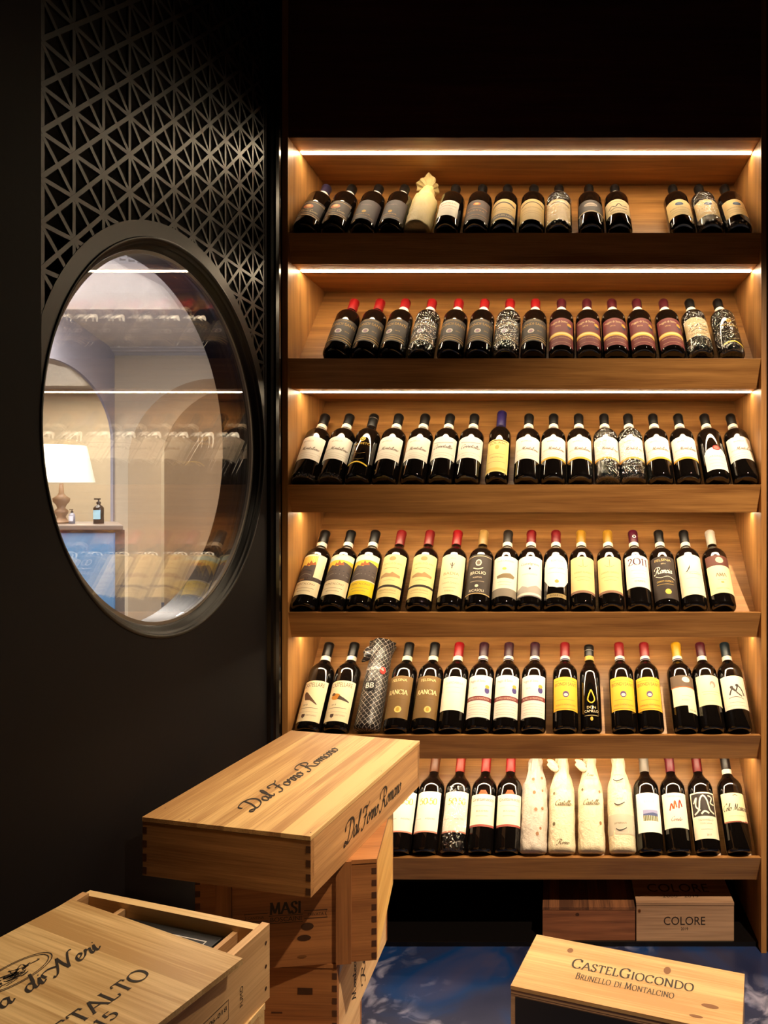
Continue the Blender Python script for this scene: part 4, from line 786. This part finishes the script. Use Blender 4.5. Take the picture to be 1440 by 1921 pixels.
for (a, ra), (b, rb_) in zip(pr_, pr_[1:]):
    n = max(1, int((b-a)/.008))
    for i in range(n): t = i/n; Q.append((a+(b-a)*t, ra+(rb_-ra)*t))
Q.append(pr_[-1])
mb.lathe(Q, netm, 64, wob=lambda t, z: (.0012+.006*max(0, z-.2)/.1)*noise.noise(Vector((math.cos(t)*3, math.sin(t)*3, z*30))))
mb.f = mb.f[:-1]; mb.m = mb.m[:-1]
mb.grid(14, 1, lambda a, b: wrap(-.022+.034*a, .118+.030*b, .0405), bagb)
btext(mb, 'BB', .018, whit, lambda x, y: wrap(-.006+x, .124+y, .041)); btext(mb, 'ALLEGRINI', .009, whit, lambda x, y: wrap(-.004+x, .186+y, .0405))
mb.build('bag_body', root, smooth=True)
mb = MB(); mb.face([wrap(.026+.010*math.cos(a/20*6.283), .186+.012*math.sin(a/20*6.283), .0398) for a in range(20)], redm); btext(mb, '10', .005, whit, lambda x, y: wrap(.026+x, .184+y, .0402)); mb.build('round_sticker', root)
mb = MB()
def lobe(a, b):
    t = a*6.283; x = -.020-.030*b; r = .018+.010*math.sin(b*3.14); return (x+.003*math.sin(t*3+b*4), -.016+r*.6*math.cos(t), .262-.020*b*b+r*math.sin(t)+.002*math.sin(t*5))
mb.grid(28, 10, lobe, netm); mb.build('folded_flap', root, smooth=True)
# ------------------------------------------------------------------ wooden cases
def wood_case(name, label, dims, loc, rz, mats, joints=True, lid=True, prints=None, front=None, right=None, T=.011, lidt=.008, group=None, lidmb=None, open_top=False, cleats=None, knots=None):
    """local frame: x across, y depth (front is -y), z up; origin at base centre"""
    w_, d, h = dims; mt, mfr, msd = mats; root = thing(name, label, 'wooden case', loc, rz, group)
    hx, hy = w_/2, d/2; hb = h-(lidt+.0015 if lid else 0); z0 = 0
    def add_panel(nm, boxes, extra=None, bev=.0012):
        mb = MB()
        for b in boxes: mb.box(*b)
        if extra: extra(mb)
        return mb.build(nm, root, bevel=0)
    def joint_marks(mb):
        if not joints: return
        n = max(3, int(hb/.022)); p = hb/n
        for i in range(n):
            za = p*i+.15*p; zb = za+p*.5
            for sx in (-1, 1): mb.box((sx*hx-(T*.85 if sx > 0 else 0)-.0002*sx*0, -hy-.0004, za), (sx*hx+(T*.85 if sx < 0 else 0), -hy+.0002, zb), endgr)
    add_panel('front_panel', [((-hx, -hy, 0), (hx, -hy+T, hb), mfr)], lambda mb: (joint_marks(mb), front and front(mb, hx, hy, h)))
    add_panel('back_panel', [((-hx, hy-T, 0), (hx, hy, hb), mfr)])
    add_panel('side_panel', [((-hx, -hy+T, 0), (-hx+T, hy-T, hb), msd)])
    add_panel('side_panel', [((hx-T, -hy+T, 0), (hx, hy-T, hb), msd)], lambda mb: right and right(mb, hx, hy, h))
    add_panel('base_panel', [((-hx+T, -hy+T, .002), (hx-T, hy-T, .010), msd)])
    if lid:
        mb = MB(); mb.box((-hx-.0005, -hy-.001, h-lidt), (hx+.0005, hy+.001, h), mt)
        mb.box((-hx+.003, -hy+.003, h-lidt-.002), (hx-.003, hy-.003, h-lidt), endgr)
        if prints: prints(mb, hx, hy, h)
        mb.build('lid', root)
    return root
def knot(mb, x, y, rx_, ry_, fn, m=None):
    for k, mm in ((1.0, knotm), (.55, knotd)): mb.face([fn(x+rx_*k*math.cos(a/16*6.283), y+ry_*k*math.sin(a/16*6.283), .0002+.0002*(2-k)) for a in range(16)], m or mm)
E = .0004
# A : six-bottle case on the stack
def pA(mb, hx, hy, h):
    strokes(mb, 'Dal Forno Romano', G_SCRIPT, .040, ink, lambda x, y: (-y+.012, x-.010, h+E), 1.25, -.04, .30, fit=.315)
    for x, y in ((-.16, -.2), (.168, -.228), (.168, .05), (-.08, -.232), (.166, .2)): mb.face([(x+.0016*math.cos(a), y+.0016*math.sin(a), h+E) for a in (0, 1.2, 2.4, 3.6, 4.8)], endgr)
def rA(mb, hx, hy, h):
    strokes(mb, 'Dal Forno Romano', G_SCRIPT, .040, ink, lambda x, y: (hx+E, x+.008, .034+y), 1.25, -.04, .30, fit=.245)
wood_case('wooden_wine_case', 'flat pine wine case with script lettering, topmost of the tall stack', (.350, .478, .11), (-.565, 1.513, .650), -12, (pine_a, pine_ax, wood('pine_case_side', (150, 106, 66), (206, 158, 106), axis=1, rough=.5)), prints=pA, right=rA)
# M : crate under it
def fM(mb, hx, hy, h):
    y = -hy-E; fn = lambda cx, cz: (lambda a, b: (cx+a, y, cz+b))
    cx = -.002; cz = .104
    strokes(mb, 'MASI', G_SERIF, .022, ink, fn(cx, cz), 1.7, .08, fit=.060)
    btext(mb, 'BOSCAINI', .009, ink, fn(cx, cz-.015), .058)
    for z in (cz-.004, cz-.018): mb.face([(cx-.032, y, z), (cx+.032, y, z), (cx+.032, y, z+.0012), (cx-.032, y, z+.0012)], ink)
    for s, t in ((-1, 'CANTINA'), (1, 'PRIVATA')):
        btext(mb, t, .005, ink, fn(cx+s*.056, cz-.007), .030)
        P = [(cx+s*.034, cz-.012), (cx+s*.078, cz-.012), (cx+s*.074, cz-.004), (cx+s*.078, cz+.003), (cx+s*.034, cz+.003)]
        ribbon(mb, P, lambda *_: .0012, lambda a, b: (a, y, b), ink)
    kf = lambda a, b, e: (a, -hy-e, b)
    knot(mb, .038, .076, .012, .0075, kf, knotd); knot(mb, .032, .054, .013, .006, kf, knotd); knot(mb, .028, .018, .009, .003, kf, knotm)
    for c in (-.118, .118-.012): mb.box((c-.013, -hy-.006, .0), (c+.016, -hy, h), pine_mz)
wood_case('wooden_wine_case', 'reddish pine wine crate with black lettering, directly under the script case', (.339, .273, .2), (-.5456, 1.4917, .4495), 6.7, (pine_m, pine_m, wood('lit_pine_side', (206, 150, 76), (244, 200, 122), axis=1, rough=.5, scale=.7)), front=fM)  # sides brighter than the front: the light on them is in the wood colour
def fN(mb, hx, hy, h):
    y = -hy-E; mb.face([(.092, y, .118), (.122, y, .118), (.122, y, .131), (.092, y, .131)], knotd); mb.face([(.04, y, .080), (.062, y, .080), (.062, y, .083), (.04, y, .083)], endgr)
def rN(mb, hx, hy, h):
    for k, (t, yy) in enumerate((('Montecucco', -.06), ('Riserva', .0))): strokes(mb, t, G_SCRIPT, .030, ink, lambda x, y: (hx+E, yy-y*.9, .09+x*1.0), 1.0, 0, .3, fit=.12)
    mb.face([(hx+E*2, -.165, .150), (hx+E*2, -.120, .155), (hx+E*2, -.115, .176), (hx+E*2, -.160, .170)], pm('clear_tape', (220, 206, 190), .1))
wood_case('wooden_wine_case', 'pine wine crate with handwriting on its side, third in the tall stack', (.34, .35, .179), (-.600, 1.5456, .27), -1.9, (pine_m, pine_m, wood('lit_pine_scribbled', (196, 150, 104), (232, 194, 146), axis=1, rough=.5, scale=.7)), front=fN, right=rN)  # paler side pine has the light falling on that face put into its colour
wood_case('wooden_wine_case', 'lowest pine crate of the tall stack, mostly hidden at the floor', (.33, .329, .2695), (-.605, 1.3845, 0), 0, (pine_m, pine_m, MC['lit_pine_scribbled']))  # same brightened side pine, light included in its colour
# C : open case with slid lid
CX, CY, CZ = -.6118, .7925, .6785; CW, CDp, CH = .317, .44, .102
root = thing('open_wine_case', 'pine wine case with its lid slid open, black carton inside, at lower left', 'wooden case', (CX, CY, CZ), -15.8)
hx, hy, T = CW/2, CDp/2, .012
def bx_(nm, boxes, extra=None):
    mb = MB()
    for b in boxes: mb.box(*b)
    if extra: extra(mb)
    return mb.build(nm, root)
bx_('back_panel', [((-hx, hy-T, 0), (hx-T*.8, hy, CH-.004), pine_c)]); bx_('front_panel', [((-hx, -hy, 0), (hx, -hy+T, CH-.004), pine_c)])
bx_('side_panel', [((-hx, -hy+T, 0), (-hx+T, hy-T, CH), pine_cy)])
def rC(mb):
    X = hx+E
    for z in (.018, .048, .080): mb.face([(X, hy-.008+.002*math.cos(a), z+.003*math.sin(a)) for a in (0, 1, 2, 3, 4, 5)], knotd)
    def fr(y0, z0, y1, z1): ribbon(mb, [(y0, z0), (y1, z0), (y1, z1), (y0, z1), (y0, z0)], lambda *_: .0011, lambda a, b: (X, a, b), ink)
    fr(.090, .028, .142, .052); fr(.068, .006, .088, .050)
    btext(mb, 'IT-06-018', .006, ink, lambda x, y: (X, .118+x, .041+y), .042); btext(mb, 'HT', .006, ink, lambda x, y: (X, .100+x, .031+y)); btext(mb, 'IPPC', .006, ink, lambda x, y: (X, .078-y+.003, .028+x), .034)
    btext(mb, 'VALORE LEGNO', .006, ink, lambda x, y: (X, .112+x, .016+y), .05); btext(mb, 'FUMO', .006, ink, lambda x, y: (X, .168-y, .040+x), .026)
bx_('side_panel', [((hx-T, -hy+T, 0), (hx, hy, CH), pine_cy)], rC); bx_('base_panel', [((-hx+T, -hy+T, .001), (hx-T, hy-T, .008), pine_cy)])
for t in (.2415, .855):
    x = -hx+CW*t; bx_('divider', [((x-.004, -hy+T, .008), (x+.004, hy-T+.002, CH-.012), pine_cy)])
Mc = Matrix.Translation((CX, CY, CZ)) @ Matrix.Rotation(R(-15.8), 4, 'Z')
# lid, sitting a little askew
LR = -22.6; la = R(LR); exx, exy = math.cos(la), math.sin(la); BLx, BLy = -.7019, 1.0049; LW, LL = .328, .30
lcx = BLx+exx*LW/2+exy*LL/2; lcy = BLy+exy*LW/2-exx*LL/2
Ml = Matrix.Translation((lcx, lcy, CZ+CH+.0003)) @ Matrix.Rotation(la, 4, 'Z')
mb = MB(); mb.box((-LW/2, -LL/2, 0), (LW/2, LL/2, .007), pine_c)
Mi = Ml.inverted()
def ll(x, y): q = Mi @ Vector((x, y, CZ+CH)); return q.x, q.y
q_ = .9878; e1 = ll(-.6065*q_, .9132*q_); e2 = ll(-.509*q_, .8659*q_); e3 = ll(-.510*q_, .8005*q_); em = ll(-.672*q_, .862*q_)
def ptext(txt, font, h, end, length, **k): strokes(mb, txt, font, h, ink, lambda x, y: (end[0]-y+h*.3, end[1]-length/2+x, .007+E), fit=length, **k)
ptext('Casanova di Neri', G_SCRIPT, .032, e1, .205, wt=1.1, shear=.30)
ptext('CERRETALTO', G_SERIF, .024, e2, .172, wt=1.15, track=.08); ptext('2015', G_SERIF, .016, (e3[0]+.006, e3[1]), .05, wt=1.1, track=.08)
for k in (1, .9): ribbon(mb, [(em[0]+.024*k*math.cos(a/32*6.283), em[1]+.040*k*math.sin(a/32*6.283)) for a in range(33)], lambda *_: .0012, lambda a, b: (a, b, .007+E), ink)
random.seed(3)
for i in range(26):
    a = random.uniform(0, 6.28); q = random.uniform(.0, .75); x, y = em[0]+.02*q*math.cos(a), em[1]+.034*q*math.sin(a)
    ribbon(mb, catmull([(x+random.uniform(-.005, .005), y+random.uniform(-.008, .008)) for _ in range(4)], 3), lambda *_: .0012, lambda a, b: (a, b, .007+E), ink)
lo = mb.build('lid', root); lo.matrix_local = Mc.inverted() @ Ml
# black carton inside
bc = thing('gift_carton', 'black carton with a thin white border lying inside the open case', 'carton', Mc @ Vector((.015, .112, .0085)), -15.8)
mb = MB(); cw, cdp, chh = .083, .088, .076; bl = pm('black_card', (26, 25, 26), .35); mb.box((-cw, -cdp, 0), (cw, cdp, chh), bl)
ribbon(mb, [(-cw+.014, -cdp+.014), (cw-.014, -cdp+.014), (cw-.014, cdp-.014), (-cw+.014, cdp-.014), (-cw+.014, -cdp+.0132)], lambda *_: .0022, lambda a, b: (a, b, chh+E), paper((220, 216, 210)))
mb.build('carton_body', bc, bevel=.001)
# crates under C
wood_case('wooden_wine_case', 'pine crate carrying the open case, a corner showing below it', (.31, .42, .338), (-.402-.155*.978-.21*.208, .950+.155*.208-.21*.978, .3400), -12, (pine_c, pine_c, pine_cy), joints=False)
wood_case('wooden_wine_case', 'lowest crate at the left, hidden on the floor below the open case', (.32, .42, .3395), (-.612, .78, 0), -10, (pine_c, pine_c, pine_cy), joints=False)
# S : case on the floor at right
def pS(mb, hx, hy, h):
    fnt = lambda cx, cy: (lambda x, y: (cx+x, cy+y, h+E))
    strokes(mb, 'CastelGiocondo', G_SERIF, .030, ink, fnt(.004, .002), 1.25, .10, small=.80, fit=.272)
    strokes(mb, 'Brunello di Montalcino', G_SERIF, .019, ink, fnt(-.006, -.030), 1.2, .10, small=.82, fit=.215)
    kf = lambda a, b, e: (a, b, h+e)
    knot(mb, -.148, .056, .007, .008, kf, knotm); knot(mb, .076, .052, .008, .012, kf, knotm); knot(mb, .175, -.030, .018, .006, kf, knotm); knot(mb, .150, -.066, .014, .004, kf, knotm); knot(mb, .02, .068, .005, .006, kf, pine_s)
def fS(mb, hx, hy, h):
    y = -hy-E; mb.face([(-hx+.010, y, .012), (hx-.010, y, .012), (hx-.010, y, h-.022), (-hx+.010, y, h-.022)], pm('black_print_panel', (22, 18, 18), .5))
    strokes(mb, 'CastelGiocondo', G_SERIF, .030, paper((214, 200, 176)), lambda a, b: (a, y-E, h-.092+b), 1.25, .10, small=.8, fit=.24)
    mb.face([(-hx, y-E, h-.018), (hx, y-E, h-.018), (hx, y-E, h-.0165), (-hx, y-E, h-.0165)], endgr)
wood_case('wooden_wine_case', 'honey-coloured pine case with black front standing on the blue floor', (.4804, .177, .31), (.150, 1.519, 0), -16.4, (pine_s, wood('grey_pine_edge', (150, 116, 86), (190, 152, 116), axis=0), MC['grey_pine_edge']), joints=False, prints=pS, front=fS)
# boxes under the shelf
def fK(mb, hx, hy, h):
    btext(mb, 'COLORE', .026, ink, lambda x, y: (-.002+x, -hy-E, .048+y), .125); btext(mb, '2019', .009, ink, lambda x, y: (-.002+x, -hy-E, .032+y), .022)
    knot(mb, -.138, .090, .005, .006, lambda a, b, e: (a, -hy-e, b))
def pK(mb, hx, hy, h):
    btext(mb, 'COLORE', .045, ink, lambda x, y: (-.01+x, -hy+.056+y, h+E), .19); btext(mb, '2000 · 2019', .016, ink, lambda x, y: (-.008+x, -hy+.026+y, h+E), .11)
wood_case('wooden_wine_case', 'pale pine case lettered in sans capitals under the bottom shelf', (.2936, .28, .115), ((.2303+.5239)/2, 2.245, .0145), 0, (pine_g, pine_g, pine_g), joints=False, front=fK, prints=pK)
wood_case('wooden_wine_case', 'dark brown weathered case left of the pale one under the shelf', (.279, .27, .100), ((-.0532+.2276)/2, 2.242, .0145), 0, (wood('old_brown_lid', (74, 44, 28), (128, 82, 52), axis=1, planks=.03, paxis=0, rough=.6), pine_b, pine_b), joints=False, front=lambda mb, hx, hy, h: knot(mb, -.035, .078, .006, .005, lambda a, b, e: (a, -hy-e, b), knotd))
# ------------------------------------------------------------------ the lit room seen through the round window
def rp(px, py, Y): return ((px-VX)*Y/F, Y, EYE+(VY-py)*Y/F)
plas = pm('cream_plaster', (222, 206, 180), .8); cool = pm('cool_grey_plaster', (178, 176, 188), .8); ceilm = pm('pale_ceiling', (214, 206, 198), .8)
YR = 6.0; zr = zpx(665, YR)
def arch_wall(mb, org, ex, L_, H_, acx, ar, asp, m, th=.35, n=28, rz=None):
    rz = rz or ar
    """wall in a vertical plane: along ex from org, with an arch centred at acx, radius ar, springing at asp; th = depth"""
    ex = Vector(ex).normalized(); ny = Vector((-ex.y, ex.x, 0))
    P = lambda u, z, t=0: tuple(Vector(org)+ex*u+ny*t+Vector((0, 0, z)))
    A = [(max(0, min(L_, acx-ar*math.cos(math.pi*i/n))), asp+rz*math.sin(math.pi*i/n)) for i in range(n+1)]
    for t in (0, th):
        if acx-ar > 0: mb.face([P(0, 0, t), P(acx-ar, 0, t), P(acx-ar, H_, t), P(0, H_, t)], m)
        if acx+ar < L_: mb.face([P(acx+ar, 0, t), P(L_, 0, t), P(L_, H_, t), P(acx+ar, H_, t)], m)
        for (a, za), (b, zb) in zip(A, A[1:]):
            if b > a: mb.face([P(a, za, t), P(b, zb, t), P(b, H_, t), P(a, H_, t)], m)
    for (a, za), (b, zb) in zip(A, A[1:]): mb.face([P(a, za), P(b, zb), P(b, zb, th), P(a, za, th)], m)
    for u in (acx-ar, acx+ar):
        if 0 <= u <= L_: mb.face([P(u, 0), P(u, asp), P(u, asp, th), P(u, 0, th)], m)
cx0 = rp(215, 665, YR); H6 = zr
mb = MB(); ax = rp(402, 0, YR)[0]-cx0[0]; arr = (rp(402, 0, YR)[0]-rp(240, 0, YR)[0]); arch_wall(mb, (cx0[0], YR, 0), (1, 0, 0), 3.0, H6+.2, ax, arr, zpx(710, YR)-arr, plas, .5); struct(mb, 'wall_far')
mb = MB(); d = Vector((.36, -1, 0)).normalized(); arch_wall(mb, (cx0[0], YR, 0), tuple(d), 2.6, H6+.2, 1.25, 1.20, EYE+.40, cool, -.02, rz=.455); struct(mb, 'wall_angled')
mb = MB(); mb.box((-9, 8.4, 0), (-.94, 8.5, 3.2), plas); mb.box((-9, 1.2, 0), (-8.9, 8.4, 3.2), plas); mb.box((-9, -1.6, 0), (-.94, -1.5, 3.2), plas)
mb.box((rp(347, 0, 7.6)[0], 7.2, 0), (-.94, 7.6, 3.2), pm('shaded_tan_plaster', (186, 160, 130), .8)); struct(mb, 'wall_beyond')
mb = MB(); mb.box((-9, -1.6, H6+.04), (-.937, 8.5, H6+.10), ceilm); struct(mb, 'ceiling_beyond')
mb = MB()
for k, (r, dz) in enumerate(((.0, .05), (.07, .03), (.12, .015))):
    mb.box((cx0[0], YR-.02-r, H6+.04-dz), (-.94, YR-r+.03, H6+.04), ceilm)
struct(mb, 'trim_2')
mb = MB()
for off, wd in ((0, .03), (.07, .02), (.16, .03)):
    P = catmull([rp(120, 0, 3.4)[:1]+(3.2+off,), (-2.25, 3.42+off), (-1.9, 3.55+off), (-1.2, 3.58+off)], 8); P = [(x, y) for x, y in P]
    for (a, b), (c, d_) in zip(P, P[1:]): mb.box((a, min(b, d_)-wd/2, H6+.015), (c+.002, max(b, d_)+wd/2, H6+.041), ceilm)
struct(mb, 'trim_3')
# counter
YK = 4.0; kx = rp(235, 0, YK)[0]; kz = zpx(985, YK)
co = thing('reception_counter', 'counter with grey top and blue front seen through the round window', 'counter', (kx-.8, YK, 0))
gt = pm('grey_counter', (120, 108, 98), .4); skyb = pm('sky_blue_panel', (112, 156, 198), .35)
def slab(a, b, c, d, z0, z1, nm, bev=0):
    mb = MB(); mb.prism([(a, b), (c, b), (c-(d-b)*.70, d), (a, d)], gt, lambda x, y, t: (x, y, t), z0, z1); mb.build(nm, co, bevel=bev)
slab(-.85, -.02, .8, .42, kz-.028, kz, 'counter_top', .004); slab(-.85, .01, .79, .40, 0, kz-.028, 'counter_body')
mb = MB(); mb.box((-.85, -.002, .1), (.735, .01, kz-.045), skyb); mb.build('front_panel', co)
lx, ly, _ = rp(115, 0, 4.2)
la_ = thing('table_lamp', 'table lamp with white shade and turned wooden base on the counter', 'lamp', (lx, ly, kz+.0005))
mb = MB(); mb.lathe([(0, .055), (.012, .055), (.02, .03), (.04, .022), (.06, .034), (.075, .036), (.09, .02), (.11, .026), (.13, .042), (.15, .044), (.165, .024), (.18, .014), (.24, .010), (.24, 0)], pm('turned_wood', (150, 120, 92), .5), 28); mb.build('lamp_base', la_, smooth=True)
sz = zpx(905, 4.2)-kz; shm = pm('lit_lamp_shade', (244, 232, 206), .8, emit=.12)
mb = MB(); mb.lathe([(sz, .172), (sz+.222, .128)], shm, 40); mb.f = [f for f in mb.f if len(f) == 4]; mb.m = mb.m[:len(mb.f)]; mb.build('lamp_shade', la_, smooth=True)
mb = MB(); mb.lathe([(sz+.05, .0), (sz+.055, .02), (sz+.08, .03), (sz+.11, .02), (sz+.115, 0)], pm('light_bulb', (255, 230, 190), .5, emit=1.6), 16); mb.build('bulb', la_, smooth=True)
def pump(px, h, r, label, body, lab):
    x, y, _ = rp(px, 0, 4.15); t = thing('pump_bottle', label, 'bottle', (x, y, kz+.0005))
    mb = MB(); mb.lathe([(0, r), (h*.62, r), (h*.70, r*.7), (h*.74, r*.35), (h*.78, r*.35)], body, 20); mb.build('bottle_body', t, smooth=True)
    mb = MB(); mb.lathe([(h*.78, r*.42), (h*.86, r*.42), (h*.88, r*.15), (h*.96, r*.15)], pm('black_pump', (20, 20, 22), .4), 12); mb.box((-r*.9, -r*.2, h*.95), (r*.3, r*.2, h), MC['black_pump']); mb.build('pump_head', t)
    mb = MB(); mb.grid(8, 1, lambda a, b: ((r+.0008)*math.sin(-.9+1.8*a), -(r+.0008)*math.cos(-.9+1.8*a), h*(.18+.36*b)), lab); mb.build('label', t)
pump(185, .150, .027, 'dark pump bottle with blue label on the counter beside the lamp', pm('dark_plastic', (34, 28, 24), .2), paper((150, 190, 206)))
pump(135, .085, .016, 'small pale pump bottle close to the lamp base on the counter', pm('grey_plastic', (150, 150, 160), .3), paper((210, 210, 220)))
light('room_light', 'AREA', (-3.0, 3.6, H6-.02), (-3.0, 3.6, 0), 215, (1, .90, .78), 1.6)
light('room_light', 'AREA', (-5.4, 6.9, H6-.02), (-5.4, 6.9, 0), 120, (1, .86, .66), 1.6)
light('window_daylight', 'AREA', (-1.2, 3.4, 1.6), (-4, 5.4, 1.4), 30, (.72, .80, 1), 1.0)
light('room_light', 'AREA', (-2.4, 6.9, H6-.02), (-2.4, 6.9, 0), 45, (1, .86, .66), .8)
